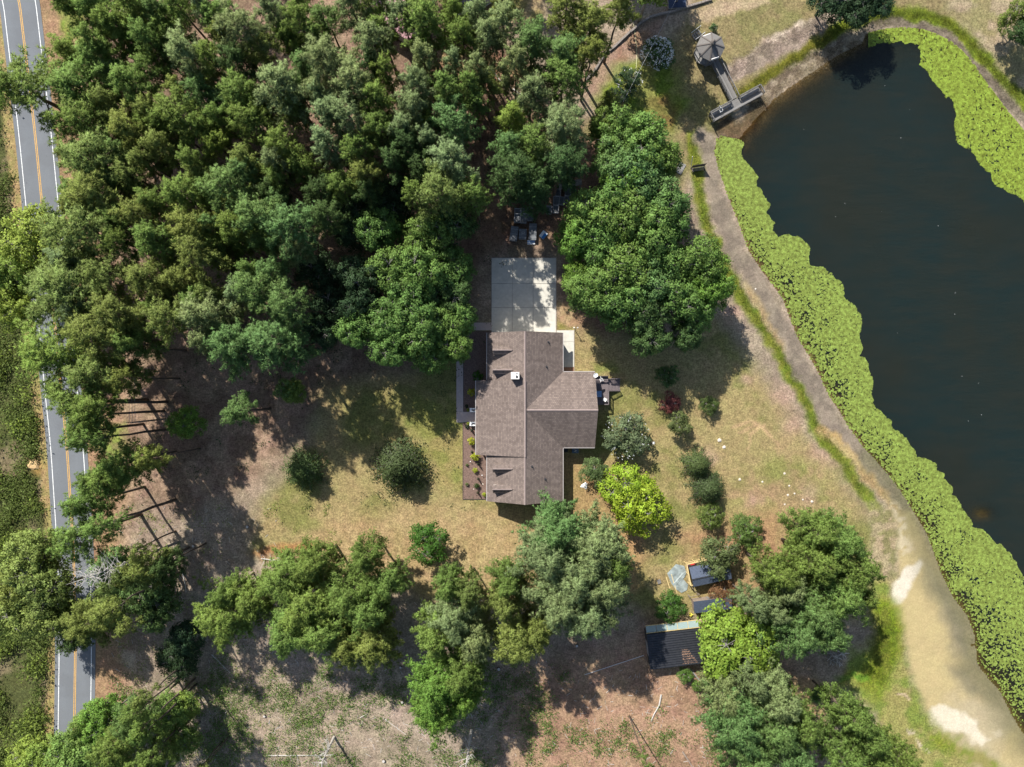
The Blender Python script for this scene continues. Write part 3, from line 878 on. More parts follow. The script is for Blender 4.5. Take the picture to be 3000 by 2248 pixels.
# the raised front section that runs out over the porch
FT, FB, FX, FZ, FR = .50, -11.70, -5.92, 3.28, RZ + .13
roof_piece([(XM + .02, FT, FR), (FX, FT, FZ), (FX, FB, FZ), (XM + .02, FB, FR)])
mb = MB()
zc = lambda x, s: (FZ + (FR - FZ) * (x - FX) / (XM - FX)) if s else E0 + SL * (x - XL)
for y0, y1 in ((FT - .55, FT - .4), (FB + .4, FB + .55)):
    mb = MB()
    xs_ = (XL + .1, XM - .3)
    P = []
    for y in (y0, y1):
        P += [(xs_[0], y, zc(xs_[0], 0) - .1), (xs_[1], y, zc(xs_[1], 0) - .1), (xs_[1], y, zc(xs_[1], 1) - TH - .02), (xs_[0], y, zc(xs_[0], 1) - TH - .02)]
    mb.add(P, [(0, 1, 2, 3), (7, 6, 5, 4), (0, 4, 5, 1), (1, 5, 6, 2), (2, 6, 7, 3), (3, 7, 4, 0)])
    mb.build('wall', 'siding', house)
mb = MB().box(FX + .3, XL + .43, FB + .5, FT - .5, 0.0, .35); mb.build('porch_floor', 'walk', house)
for y in np.linspace(FB + .7, FT - .7, 6):
    MB().box(FX + .35, FX + .6, y - .12, y + .12, .35, FZ - .12).build('porch_post', 'white', house)
MB().box(FX + .34, FX + .62, FB + .5, FT - .5, FZ - .30, FZ - .10).build('porch_beam', 'white', house)
# ridge caps laid piece by piece
def caps(p0, p1, wdt=.34, name='ridge_cap'):
    a, b = Vector(p0), Vector(p1)
    n = max(2, int((b - a).length / .62))
    d = (b - a) / n
    side = Vector((-d.y, d.x, 0)).normalized() * (wdt / 2)
    for i in range(n):
        q0 = a + d * i; q1 = a + d * (i + 1.06)
        h0, h1 = .055, .03
        P = [q0 - side + Vector((0, 0, h0 - .11)), q0 + Vector((0, 0, h0 + .02)), q0 + side + Vector((0, 0, h0 - .11)),
             q1 - side + Vector((0, 0, h1 - .11)), q1 + Vector((0, 0, h1 + .02)), q1 + side + Vector((0, 0, h1 - .11))]
        P += [p - Vector((0, 0, .05)) for p in P]
        F = [(0, 1, 4, 3), (1, 2, 5, 4), (9, 10, 7, 6), (10, 11, 8, 7), (0, 6, 7, 1), (1, 7, 8, 2), (3, 4, 10, 9), (4, 5, 11, 10), (0, 3, 9, 6), (2, 8, 11, 5)]
        mb_ = MB().add([tuple(p) for p in P], [f[::-1] for f in F])
        mb_.build(name, 'ridgecap', house)
caps((XM, YT - .02, RZ), (XM, FT + .02, RZ)); caps((XM + .02, FT - .02, FR), (XM + .02, FB + .02, FR)); caps((XM, FB - .02, RZ), (XM, YB + .02, RZ))
caps((XM + .35, WM, RZ), (WX + .08, WM, RZ))
# gutters and fascia
def gut(p0, p1):
    MB().beam(p0, p1, .12, .10).build('gutter', 'house_gutter', house)
gut((XL - .05, YT, E0 - .07), (XL - .05, FT + .1, E0 - .07)); gut((XL - .05, FB - .1, E0 - .07), (XL - .05, YB, E0 - .07))
gut((FX - .05, FT, FZ - .07), (FX - .05, FB, FZ - .07))
gut((XR + .05, YT, E0 - .07), (XR + .05, WT, E0 - .07)); gut((XR + .05, WB, E0 - .07), (XR + .05, YB, E0 - .07))
gut((XR, WT + .05, E0 - .07), (WX, WT + .05, E0 - .07)); gut((XR, WB - .05, E0 - .07), (WX, WB - .05, E0 - .07))
# dormers
def dormer(yc):
    zr = 5.95; xb = XL + (zr - E0) / SL
    xf = -3.12; hw = .66; ze = 5.36; xe = XL + (ze - E0) / SL
    zf = E0 + SL * (xf - XL)
    d = MB()
    d.add([(xf + .12, yc - hw + .12, zf - .1), (xf + .12, yc + hw - .12, zf - .1), (xf + .12, yc + hw - .12, ze + .05), (xf + .12, yc, zr - .2), (xf + .12, yc - hw + .12, ze + .05),
           (xe + .3, yc - hw + .12, ze - .3), (xe + .3, yc + hw - .12, ze - .3), (xe + .3, yc + hw - .12, ze + .05), (xb - .3, yc, zr - .2), (xe + .3, yc - hw + .12, ze + .05)],
          [(4, 3, 2, 1, 0), (0, 5, 9, 4), (1, 2, 7, 6), (2, 3, 8, 7), (4, 9, 8, 3), (0, 1, 6, 5)])
    o = d.build('dormer', 'siding', house)
    for s in (1, -1):
        r = MB().slab([(xf, yc, zr), (xb, yc, zr + .01), (xe, yc + s * hw, ze + .01), (xf, yc + s * hw, ze)], .07)
        r.build('dormer_roof', 'shingle', o, uv=True)
    MB().beam((xf, yc, zr + .03), (xb - .25, yc, zr + .03), .16, .05).build('dormer_ridge', 'ridgecap', o)
    MB().box(xf + .10, xf + .118, yc - .33, yc + .33, zf + .25, ze + .1).build('window', 'glass', o)
    f = MB()
    f.box(xf + .08, xf + .116, yc - .40, yc - .335, zf + .18, ze + .17); f.box(xf + .08, xf + .116, yc + .335, yc + .40, zf + .18, ze + .17)
    f.box(xf + .08, xf + .116, yc - .334, yc + .334, zf + .18, zf + .248); f.box(xf + .08, xf + .116, yc - .334, yc + .334, ze + .102, ze + .17)
    f.build('window_frame', 'white', o)
for yy in (610, 738, 1380, 1513):
    dormer(at(*T('E', 1000, yy), 5.9)[1])
# chimney
cx, cy, _ = at(*T('E', 1126, 776), 7.9)
ch = MB().box(cx - .62, cx + .62, cy - .52, cy + .52, 5.6, 7.75).build('chimney', 'offwhite', house)
c = MB()
for a in ((-.66, .66, .42, .56), (-.66, .66, -.56, -.42), (-.66, -.5, -.418, .418), (.5, .66, -.418, .418)):
    c.box(cx + a[0], cx + a[1], cy + a[2], cy + a[3], 7.752, 7.90)
c.build('chimney_cap', 'gutter', ch)
MB().box(cx - .44, cx + .10, cy - .34, cy + .36, 7.752, 7.97).build('flue_hood', 'white', ch)
MB().box(cx + .2, cx + .42, cy - .34, cy - .02, 7.752, 7.88).build('flue_pipe', 'dark', ch)
# vent pipes on the rear slope
for x, y in ((1342, 557), (1330, 718), (1234, 1362), (1321, 1449)):
    px_, py_ = T('E', x, y)
    wx_, wy_, _ = at(px_, py_, 5.6)
    z = E0 + (XR - wx_) * SL
    MB().tube([(wx_, wy_, z - .1), (wx_, wy_, z + .42)], .065, 8).build('vent_pipe', 'dark', house)
    MB().prism([(wx_ + .2 * math.cos(a), wy_ + .2 * math.sin(a)) for a in np.linspace(0, 6.28, 7)[:-1]], z - .1, z + .05).build('pipe_boot', 'dark', house)
# garage doors, front door, windows
for x0 in (-2.6, .7, 4.0):
    g = MB().box(x0, x0 + 2.6, YT - .402, YT - .36, .1, 2.35).build('garage_door', 'white', house)
    for k in range(4):
        MB().box(x0 + .06, x0 + 2.54, YT - .359, YT - .345, .15 + k * .55, .62 + k * .55).build('door_panel', 'offwhite', g)
dr = MB().box(XL + .40, XL + .448, -6.1, -5.1, .35, 2.5).build('front_door', 'trim', house)
MB().box(XL + .34, XL + .398, -5.3, -5.22, 1.3, 1.42).build('handle', 'dark', dr)
def win(x0, x1, y0, y1, z0, z1):
    w = MB().box(x0, x1, y0, y1, z0, z1).build('window', 'glass', house)
    t_ = .07
    f = MB()
    if x1 - x0 < .2:
        e = .02; X0, X1 = x0 - e, x1 + e
        f.box(X0, X1, y0 - t_, y0 - .002, z0 - t_, z1 + t_); f.box(X0, X1, y1 + .002, y1 + t_, z0 - t_, z1 + t_)
        f.box(X0, X1, y0, y1, z1 + .002, z1 + t_); f.box(X0, X1, y0, y1, z0 - t_, z0 - .002)
    else:
        e = .02; Y0, Y1 = y0 - e, y1 + e
        f.box(x0 - t_, x0 - .002, Y0, Y1, z0 - t_, z1 + t_); f.box(x1 + .002, x1 + t_, Y0, Y1, z0 - t_, z1 + t_)
        f.box(x0, x1, Y0, Y1, z1 + .002, z1 + t_); f.box(x0, x1, Y0, Y1, z0 - t_, z0 - .002)
    f.build('frame', 'white', w)
for y in (5.5, 3.0, -2.2, -8.8, -14.0, -17.0): win(XL + .42, XL + .448, y - .5, y + .5, 1.0, 2.6)
for y in (5.5, -13.0, -16.5): win(XR - .448, XR - .42, y - .5, y + .5, 1.0, 2.6)
for y in (-8.3, -6.0, -1.5): win(WX - .398, WX - .37, y - .6, y + .6, 1.0, 2.7)
for x in (-1.5, 5.2): win(x - .5, x + .5, YB + .37, YB + .398, 1.0, 2.6)
# white cheek walls either side of the porch step
for y in (119, 343):
    a = at(*ZB(254, y - 30), .9); b = at(*ZB(360, y + 34), .9)
    x0, x1, y1, y0 = a[0], b[0], a[1], b[1]
    s = MB()
    s.box(x0, x0 + .32, y0, y1, 0, .92); s.box(x0 + .322, x1, y0, y0 + .22, 0, .92); s.box(x0 + .322, x1, y1 - .22, y1, 0, .92)
    ck = s.build('step_cheek', 'white', house)
    MB().box(x0 + .323, x1, y0 + .222, y1 - .222, .02, .55).build('planter_soil', 'mulch', ck)

# ---- rear deck: boards, bench slats, stairs, rails
DZ = 1.05
deck = thing('deck', 'dark stained timber deck with stairs behind the brown house', 'deck', (14.5, -1, 0))
dx0, dx1 = WX - .38, at(*ZD(640, 0), DZ)[0]
dy1, dy0 = at(*ZD(0, 225), DZ)[1], at(*ZD(0, 1100), DZ)[1]
nb = 19
bw = (dx1 - dx0) / nb
bm = None
def boxpart(name, mat, parent, sx, sy, sz, loc, rz=0.0, cache={}):
    key = (mat, round(sx, 3), round(sy, 3), round(sz, 3))
    if key not in cache:
        me = MB().box(-sx / 2, sx / 2, -sy / 2, sy / 2, -sz / 2, sz / 2).mesh(name)
        me.materials.append(M[mat]); cache[key] = me
    o = bpy.data.objects.new(name, cache[key])
    off = Vector((0, 0, 0)); q = parent
    while q is not None: off = off + Vector(q.location); q = q.parent
    o.location = Vector(loc) - off; o.rotation_euler = (0, 0, rz); o.parent = parent
    return link(o)
for i in range(nb):
    boxpart('deck_board', 'deckboard', deck, bw - .012, dy1 - dy0, .04, (dx0 + (i + .5) * bw, (dy0 + dy1) / 2, DZ - .02 + (i % 3) * .002))
MB().box(dx0, dx1, dy0 + .02, dy1 - .02, DZ - .28, DZ - .045).build('frame', 'black_metal', deck)
for x in (dx0 + .1, dx1 - .1):
    for y in (dy0 + .1, (dy0 + dy1) / 2, dy1 - .1):
        MB().box(x - .07, x + .07, y - .07, y + .07, -.1, DZ - .282).build('post', 'deckboard', deck)
# bench along the north side
for k in range(4):
    y = dy1 - .12 - k * .26
    MB().box(dx0 + .05, dx1 - .05, y - .085, y + .085, DZ + .42, DZ + .46).build('bench_slat', 'deckboard', deck)
MB().box(dx0 + .05, dx1, dy1 - .06, dy1 + .0, DZ + .001, DZ + .95).build('bench_back', 'deckboard', deck)
for x in (dx0 + .2, dx1 - .2): MB().box(x - .05, x + .05, dy1 - 1.0, dy1 - .07, DZ + .001, DZ + .418).build('bench_leg', 'deckboard', deck)
def railing(parent, p0, p1, z, h=.95, mat='deckboard', nbal=None, posts=True, name='railing', top=.14):
    a = Vector((p0[0], p0[1], z)); b = Vector((p1[0], p1[1], z if len(p1) < 3 else p1[2]))
    if len(p0) > 2: a.z = p0[2]
    L_ = (Vector((b.x, b.y, 0)) - Vector((a.x, a.y, 0))).length
    u = Vector((0, 0, 1))
    MB().beam(a + u * h, b + u * h, top, .04).build('top_rail', mat, parent)
    MB().beam(a + u * (h - .16), b + u * (h - .16), .04, .09).build('rail', mat, parent)
    MB().beam(a + u * .14, b + u * .14, .04, .09).build('rail', mat, parent)
    n = nbal or max(2, int(L_ / .16))
    for i in range(n + 1):
        t = i / n
        p = a.lerp(b, t)
        boxpart('baluster', mat, parent, .035, .035, h - .34, (p.x, p.y, p.z + .10 + (h - .14) / 2))
    if posts:
        m = max(1, int(round(L_ / 1.9)))
        for i in range(m + 1):
            p = a.lerp(b, i / m)
            boxpart('post', mat, parent, .09, .09, h, (p.x, p.y, p.z + h / 2 - .03))
y_st0 = at(*ZD(0, 675), DZ)[1]; y_st1 = at(*ZD(0, 312), DZ)[1]
x_end = at(*ZD(1000, 0), .3)[0]
railing(deck, (dx1 - .07, y_st0), (dx1 - .07, dy0 + .07), DZ)
railing(deck, (dx1 - .07, dy0 + .07), (dx1 - .75, dy0 + .07), DZ)
nst = 8
for i in range(nst):
    x = dx1 + (i + .5) * (x_end - dx1) / nst
    z = DZ - (i + 1) * DZ / (nst + 1)
    MB().box(x - .125, x + .12, y_st0 + .08, y_st1 - .08, z - .05, z).build('stair_tread', 'deckboard', deck)
for y in (y_st0, y_st1):
    MB().beam((dx1, y, DZ - .15), (x_end, y, .05), .05, .24).build('stringer', 'black_metal', deck)
    railing(deck, (dx1 + .05, y, DZ - .1), (x_end - .03, y, .05), 0, .95, 'deckboard', 12, True)

def slab_chair(name, label, loc, rz, col='white', group=None, low=False):
    t = thing(name, label, 'chair', loc, group, rz)
    MB().box(-.27, .27, -.28, .28, .38, .43).build('seat', col, t, world=False)
    P = MB().beam((0, .27, .42), (0, .42, .95), .52, .05); P.build('backrest', col, t, world=False)
    for sx in (-.24, .24):
        for sy in (-.24, .24): MB().box(sx - .02, sx + .02, sy - .02, sy + .02, 0, .378).build('leg', 'gutter', t, world=False)
        MB().box(sx - .03, sx + .03, -.26, .28, .60, .63).build('armrest', 'gutter', t, world=False)
    return t
for i, (x, y, a, lb) in enumerate(((437, 352, .35, 'white patio chair on the deck in front of the slatted bench'), (545, 950, -2.1, 'white patio chair turned askew at the shady end of the deck'))):
    p = at(*ZD(x, y), DZ + .5)
    slab_chair('patio_chair', lb, (p[0], p[1], DZ + .004), a, 'white', 'white patio chairs on the rear deck')
p = at(*ZD(350, 775), DZ + .7)
t = thing('patio_table', 'small blue-topped table in shade on the dark deck', 'table', (p[0], p[1], DZ + .004))
MB().box(-.5, .5, -.5, .5, .66, .71).build('tabletop', simple('table_blue', (.16, .26, .42), .5), t, world=False)
for sx in (-.42, .42):
    for sy in (-.42, .42): MB().box(sx - .03, sx + .03, sy - .03, sy + .03, 0, .658).build('leg', 'dark', t, world=False)
# dish at the roof corner
p = at(*ZD(255, 205), 4.0)
t = thing('satellite_dish', 'white dish standing off the rear roof corner above the deck', 'dish', (p[0] - .5, p[1] - .25, 3.3))
MB().tube([(0, 0, -.5), (0, 0, .35), (.5, .25, .6)], .035, 8).build('mast', 'gutter', t, world=False)
ds = MB()
rings = [(0.0, 0.0), (.18, .02), (.34, .07), (.42, .12)]
V_ = [(0, 0, 0)]; F_ = []
for r_, z_ in rings[1:]:
    for k in range(12): V_.append((r_ * math.cos(k * math.pi / 6), r_ * .85 * math.sin(k * math.pi / 6), z_))
for k in range(12): F_.append((0, 1 + k, 1 + (k + 1) % 12))
for j in range(2):
    for k in range(12): F_.append((1 + j * 12 + k, 1 + (j + 1) * 12 + k, 1 + (j + 1) * 12 + (k + 1) % 12, 1 + j * 12 + (k + 1) % 12))
ds.add(V_, F_)
do = ds.build('reflector', 'white', t, world=False); do.location = (.5, .25, .62); do.rotation_euler = (.2, .15, .5)
sm = do.modifiers.new('shell', 'SOLIDIFY'); sm.thickness = .02
# air conditioner units in the shade of the wing
for x, y, s, mt, lb in ((1517, 1263, .52, 'acblue', 'blue-grey air conditioner unit against the shaded rear house wall'), (1455, 1262, .34, 'dark', 'small dark utility box in the shaded house corner')):
    p = at(*T('E', x, y), .9)
    t = thing('air_conditioner' if s > .4 else 'utility_box', lb, 'air conditioner' if s > .4 else 'box', (p[0], p[1], 0))
    hgt = .9 if s > .4 else .7
    MB().box(-s, s, -s * .75, s * .75, 0, hgt).build('case', mt, t, world=False)
    MB().tube([(0, 0, hgt + .002), (0, 0, hgt + .05)], s * .55, 14).build('fan_grille' if s > .4 else 'lid', 'dark', t, world=False)
    if s > .4:
        for k in range(4):
            a = k * math.pi / 2 + .4
            MB().beam((0, 0, hgt + .07), (s * .5 * math.cos(a), s * .5 * math.sin(a), hgt + .07), .09, .02).build('fan_blade', 'gutter', t, world=False)
# pole lamp by the slab and a bird house pole in the lawn
p = at(*T('E', 1520, 472), 2.3)
t = thing('pole_light', 'slim dark pole with twin floodlights beside the concrete side slab', 'lamp', (p[0], p[1], 0))
MB().tube([(0, 0, -.1), (0, 0, 2.3)], .055, 8).build('pole', 'black_metal', t, world=False)
for s in (-1, 1):
    MB().beam((0, 0, 2.25), (s * .22, .1, 2.35), .04, .04).build('arm', 'black_metal', t, world=False)
    MB().tube([(s * .22, .1, 2.3), (s * .32, .2, 2.42)], [.07, .12], 8).build('lamp_head', 'offwhite', t, world=False)
p = at(*T('E', 2022, 1212), 2.0)
t = thing('bird_house', 'white bird house on a post out on the east lawn', 'bird house', (p[0], p[1], 0))
MB().box(-.05, .05, -.05, .05, -.1, 1.75).build('post', 'pole', t, world=False)
MB().box(-.14, .14, -.14, .14, 1.75, 2.05).build('box', 'white', t, world=False)
for s in (-1, 1): MB().slab([(0, -.2, 2.22), (0, .2, 2.22), (s * .22, .2, 2.04), (s * .22, -.2, 2.04)], .025).build('roof', 'gutter', t, world=False)
# crumpled white sheet on the lawn
p = gat(*T('E', 1572, 1490))
mb = MB(); rr = random.Random(9)
pts = [(-.62, -.2), (-.4, .22), (.0, .42), (.28, .62), (.55, .35), (.52, -.3), (.3, -.62), (.0, -.35)]
ring = [(x, y, .02) for x, y in pts]
inner = [(x * .6 + rr.uniform(-.06, .06), y * .6 + rr.uniform(-.06, .06), rr.uniform(.08, .28)) for x, y in pts]
V_ = ring + inner + [(.02, .05, .14)]
F_ = [(i, (i + 1) % 8, 8 + (i + 1) % 8, 8 + i) for i in range(8)] + [(8 + i, 8 + (i + 1) % 8, 16) for i in range(8)] + [tuple(range(7, -1, -1))]
mb.add([(x + p[0], y + p[1], z + p[2] - .02) for x, y, z in V_], [f[::-1] if i < 16 else f for i, f in enumerate(F_)])
tag(mb.build('white_sheet', 'white'), 'crumpled white sheet lying on the lawn behind the house', 'sheet')

# ---- gazebo, boardwalk and dock
gx, gy, _ = at(*Z3(632, 402), 3.3)
ggz = gz(gx, gy)
gaz = thing('gazebo', 'octagonal gazebo with grey shingle roof and cupola at the pond', 'gazebo', (gx, gy, ggz))
GR = 2.36; gang = R(-3)
oct_ = [(GR * math.cos(gang + k * math.pi / 4), GR * math.sin(gang + k * math.pi / 4)) for k in range(8)]
ZF, ZE, ZA = .85, 3.15, 4.25
for k in range(8):
    a, b = oct_[k], oct_[(k + 1) % 8]
    MB().slab([(a[0], a[1], ZE), (b[0], b[1], ZE), (b[0] * .12, b[1] * .12, ZA), (a[0] * .12, a[1] * .12, ZA)], .08).build('roof_panel', 'gazebo_roof', gaz, uv=True, world=False)
for k in range(8):
    a = oct_[k]
    MB().beam((a[0], a[1], ZE + .03), (a[0] * .14, a[1] * .14, ZA + .03), .20, .05).build('ridge_cap', 'gazebo_cap', gaz, world=False)
    MB().box(a[0] * .9 - .06, a[0] * .9 + .06, a[1] * .9 - .06, a[1] * .9 + .06, ZF, ZE - .02).build('post', 'dockrail', gaz, world=False)
    b = oct_[(k + 1) % 8]
    MB().beam((a[0] * .98, a[1] * .98, ZE - .12), (b[0] * .98, b[1] * .98, ZE - .12), .05, .16).build('fascia', 'dockrail' if k not in (2, 6) else 'white', gaz, world=False)
MB().prism([(x * .94, y * .94) for x, y in oct_], ZF - .12, ZF).build('floor', 'dockboard', gaz, world=False)
for k in range(8): MB().box(oct_[k][0] * .85 - .07, oct_[k][0] * .85 + .07, oct_[k][1] * .85 - .07, oct_[k][1] * .85 + .07, -.2, ZF - .122).build('pier', 'dockrail', gaz, world=False)
cu = MB().prism([(x * .125, y * .125) for x, y in oct_], ZA - .1, ZA + .62).build('cupola', 'dockrail', gaz, world=False)
cr = MB()
top_ = [(x * .20, y * .20, ZA + .60) for x, y in oct_]
cr.add(top_ + [(0, 0, ZA + 1.05)], [(i, (i + 1) % 8, 8) for i in range(8)] + [tuple(range(7, -1, -1))])
cr.build('cupola_roof', 'gazebo_cap', cu, world=False)
MB().tube([(0, 0, ZA + 1.0), (0, 0, ZA + 1.35)], [.03, .015], 6).build('finial', 'black_metal', cu, world=False)
# small skylight strips on the two white-edged bays
for k in (2, 6):
    a, b = oct_[k], oct_[(k + 1) % 8]
    a3 = Vector((a[0] * .93, a[1] * .93, ZE + .12)); b3 = Vector((b[0] * .93, b[1] * .93, ZE + .12))
    MB().beam(a3.lerp(b3, .12), a3.lerp(b3, .88), .14, .05).build('light_strip', 'gutter', gaz, world=False)

BZ = .95
def w3(x, y, z): return at(*Z3(x, y), z)
walk_o = thing('boardwalk', 'weathered grey boardwalk running from the gazebo down to the dock', 'boardwalk', (*w3(810, 880, BZ)[:2], 0))
a0 = Vector(w3(672, 600, BZ)); a1 = Vector(w3(944, 1140, BZ))
wd = 1.42
d_ = (a1 - a0).normalized(); s_ = Vector((-d_.y, d_.x, 0))
ln = (a1 - a0).length
np_ = int(ln / .165)
ang = math.atan2(d_.y, d_.x)
rr = random.Random(3)
for i in range(np_):
    p = a0 + d_ * ((i + .5) * ln / np_)
    boxpart('plank', 'dockboard', walk_o, ln / np_ - .034, wd + (i % 3) * .03, .035, (p.x, p.y, BZ - .018 + rr.uniform(-.006, .006)), ang)
for s in (-1, 1):
    MB().beam(a0 + s_ * s * (wd / 2 - .1) - Vector((0, 0, .16)), a1 + s_ * s * (wd / 2 - .1) - Vector((0, 0, .16)), .06, .22).build('joist', 'dockrail', walk_o)
    q0 = a0 + s_ * s * wd / 2 + d_ * .55; q1 = a1 + s_ * s * wd / 2
    railing(walk_o, (q0.x, q0.y), (q1.x, q1.y), BZ, .98, 'dockrail')
    for t_ in (.05, .35, .65, .95):
        q = a0.lerp(a1, t_) + s_ * s * (wd / 2 - .15)
        MB().box(q.x - .07, q.x + .07, q.y - .07, q.y + .07, -.7, BZ - .28).build('pier', 'dockrail', walk_o)

dock = thing('dock', 'weathered T-shaped timber dock with benches and railings over the pond edge', 'dock', (*w3(975, 1210, BZ)[:2], 0))
c0 = Vector(w3(600, 1345, BZ)); c1 = Vector(w3(1290, 965, BZ)); c2 = Vector(w3(1362, 1085, BZ)); c3 = Vector(w3(660, 1458, BZ))
u_ = (c1 - c0).normalized(); v_ = Vector((u_.y, -u_.x, 0))
lu = (c1 - c0).length; lv_ = (c3 - c0).dot(v_)
nd = int(lu / .17)
angd = math.atan2(v_.y, v_.x)
for i in range(nd):
    p = c0 + u_ * ((i + .5) * lu / nd) + v_ * (lv_ / 2)
    boxpart('plank', 'dockboard', dock, lv_ + .04 * (i % 2), lu / nd - .030, .035, (p.x, p.y, BZ - .012 + rr.uniform(-.006, .006)), angd)
for k in (.12, .5, .88):
    MB().beam(c0 + v_ * lv_ * k - Vector((0, 0, .15)), c1 + v_ * lv_ * k - Vector((0, 0, .15)), .06, .22).build('joist', 'dockrail', dock)
for t_ in np.linspace(.03, .97, 6):
    for k in (.1, .9):
        q = c0 + u_ * lu * t_ + v_ * lv_ * k
        MB().box(q.x - .08, q.x + .08, q.y - .08, q.y + .08, -2.0, BZ - .27).build('pier', 'dockrail', dock)
# railings on the back edge either side of the boardwalk, and on both ends
tb0 = (a1 - c0).dot(u_) - wd / 2; tb1 = tb0 + wd
def up(t_, k): return c0 + u_ * t_ + v_ * (lv_ * k)
for q0, q1 in ((up(0, .02), up(tb0, .02)), (up(tb1, .02), up(lu, .02)), (up(0, .02), up(0, .98)), (up(lu, .02), up(lu, .98))):
    railing(dock, (q0.x, q0.y), (q1.x, q1.y), BZ, .98, 'dockrail')
# built-in benches along the back rail
for t0_, t1_ in ((.35, tb0 - .25), (tb1 + .25, lu - .35)):
    for k in range(3):
        kk = .16 + .11 * k
        MB().beam(up(t0_, kk) + Vector((0, 0, .44)), up(t1_, kk) + Vector((0, 0, .44)), .19, .04).build('bench_slat', 'dockboard', dock)
    for t_ in (t0_ + .1, (t0_ + t1_) / 2, t1_ - .1):
        MB().beam(up(t_, .10) + Vector((0, 0, .2)), up(t_, .46) + Vector((0, 0, .2)), .08, .40).build('bench_leg', 'dockrail', dock)
    q0, q1 = up(t0_, .5), up(t1_, .5)
    MB().beam(up(t0_, .44) + Vector((0, 0, .46)), up(t1_, .44) + Vector((0, 0, .46)), .05, .06).build('bench_edge', 'black_metal', dock)
p = w3(768, 1290, BZ + .6)
slab_chair('dock_chair', 'white chair facing the pond on the west arm of the dock', (p[0], p[1], BZ + .02), angd + math.pi / 2, 'white')
# steps on the land side of the gazebo
p = at(*Z3(448, 240), .4)
t = thing('gazebo_steps', 'grey timber steps with handrails leading up to the gazebo', 'steps', (p[0], p[1], gz(p[0], p[1])), None, R(-57))
for k in range(4):
    MB().box(-.6, .6, -.75 + k * .32, -.75 + k * .32 + .29, .06 + k * .18, .12 + k * .18).build('tread', 'dockboard', t, world=False)
for s in (-.66, .66):
    MB().beam((s, -1.0, .95), (s, .7, 1.6), .08, .06).build('handrail', 'gutter', t, world=False)
    for y in (-.95, .6): MB().box(s - .045, s + .045, y - .045, y + .045, -.1, .93 + (y + 1) * .38).build('post', 'dockrail', t, world=False)

# ---- small bench frame and white pole at the pond bank
p = at(1940 + 1190 / 11.055, 440 + 560 / 11.055, .8)
gzz = gz(p[0], p[1])
t = thing('swing_seat', 'dark timber bank bench with tall slatted back above the pond', 'bench', (p[0], p[1], gzz), None, R(9))
for k in range(5): MB().box(-1.05, 1.05, .18 + k * .012, .22 + k * .012, .62 + k * .25, .83 + k * .25).build('back_slat', 'black_metal', t, world=False)
for k in range(4): MB().box(-1.05, 1.05, -.42 + k * .15, -.30 + k * .15, .46, .50).build('seat_slat', 'deckboard', t, world=False)
for s in (-1.08, 1.08):
    MB().box(s - .05, s + .05, .22, .30, -.2, 1.9).build('post', 'black_metal', t, world=False)
    MB().box(s - .05, s + .05, -.45, -.37, -.2, .75).build('post', 'black_metal', t, world=False)
    MB().box(s - .045, s + .045, -.36, .21, .68, .74).build('armrest', 'deckboard', t, world=False)
p = gat(*T('C', 55, 1090))
mb = MB().tube([(p[0], p[1], p[2] - .1), (p[0] - .30, p[1] + 1.3, 2.1)], .05, 8)
tag(mb.build('leaning_pole', 'offwhite'), 'pale pole leaning out beside the dark bank bench', 'pole')
p = at(1940 + 610 / 11.055, 440 + 560 / 11.055, .5)
t = thing('stacked_boards', 'pale corrugated boards lying under the trees near the bank bench', 'boards', (p[0], p[1], gz(p[0], p[1])), None, R(62))
for k in range(6): MB().box(-.95, .95, -.6 + k * .2, -.6 + k * .2 + .18, .06, .12 + .01 * (k % 2)).build('board', 'dockboard', t, world=False)
MB().box(-.9, .9, -.58, .58, 0, .058).build('pallet', 'dockboard', t, world=False)

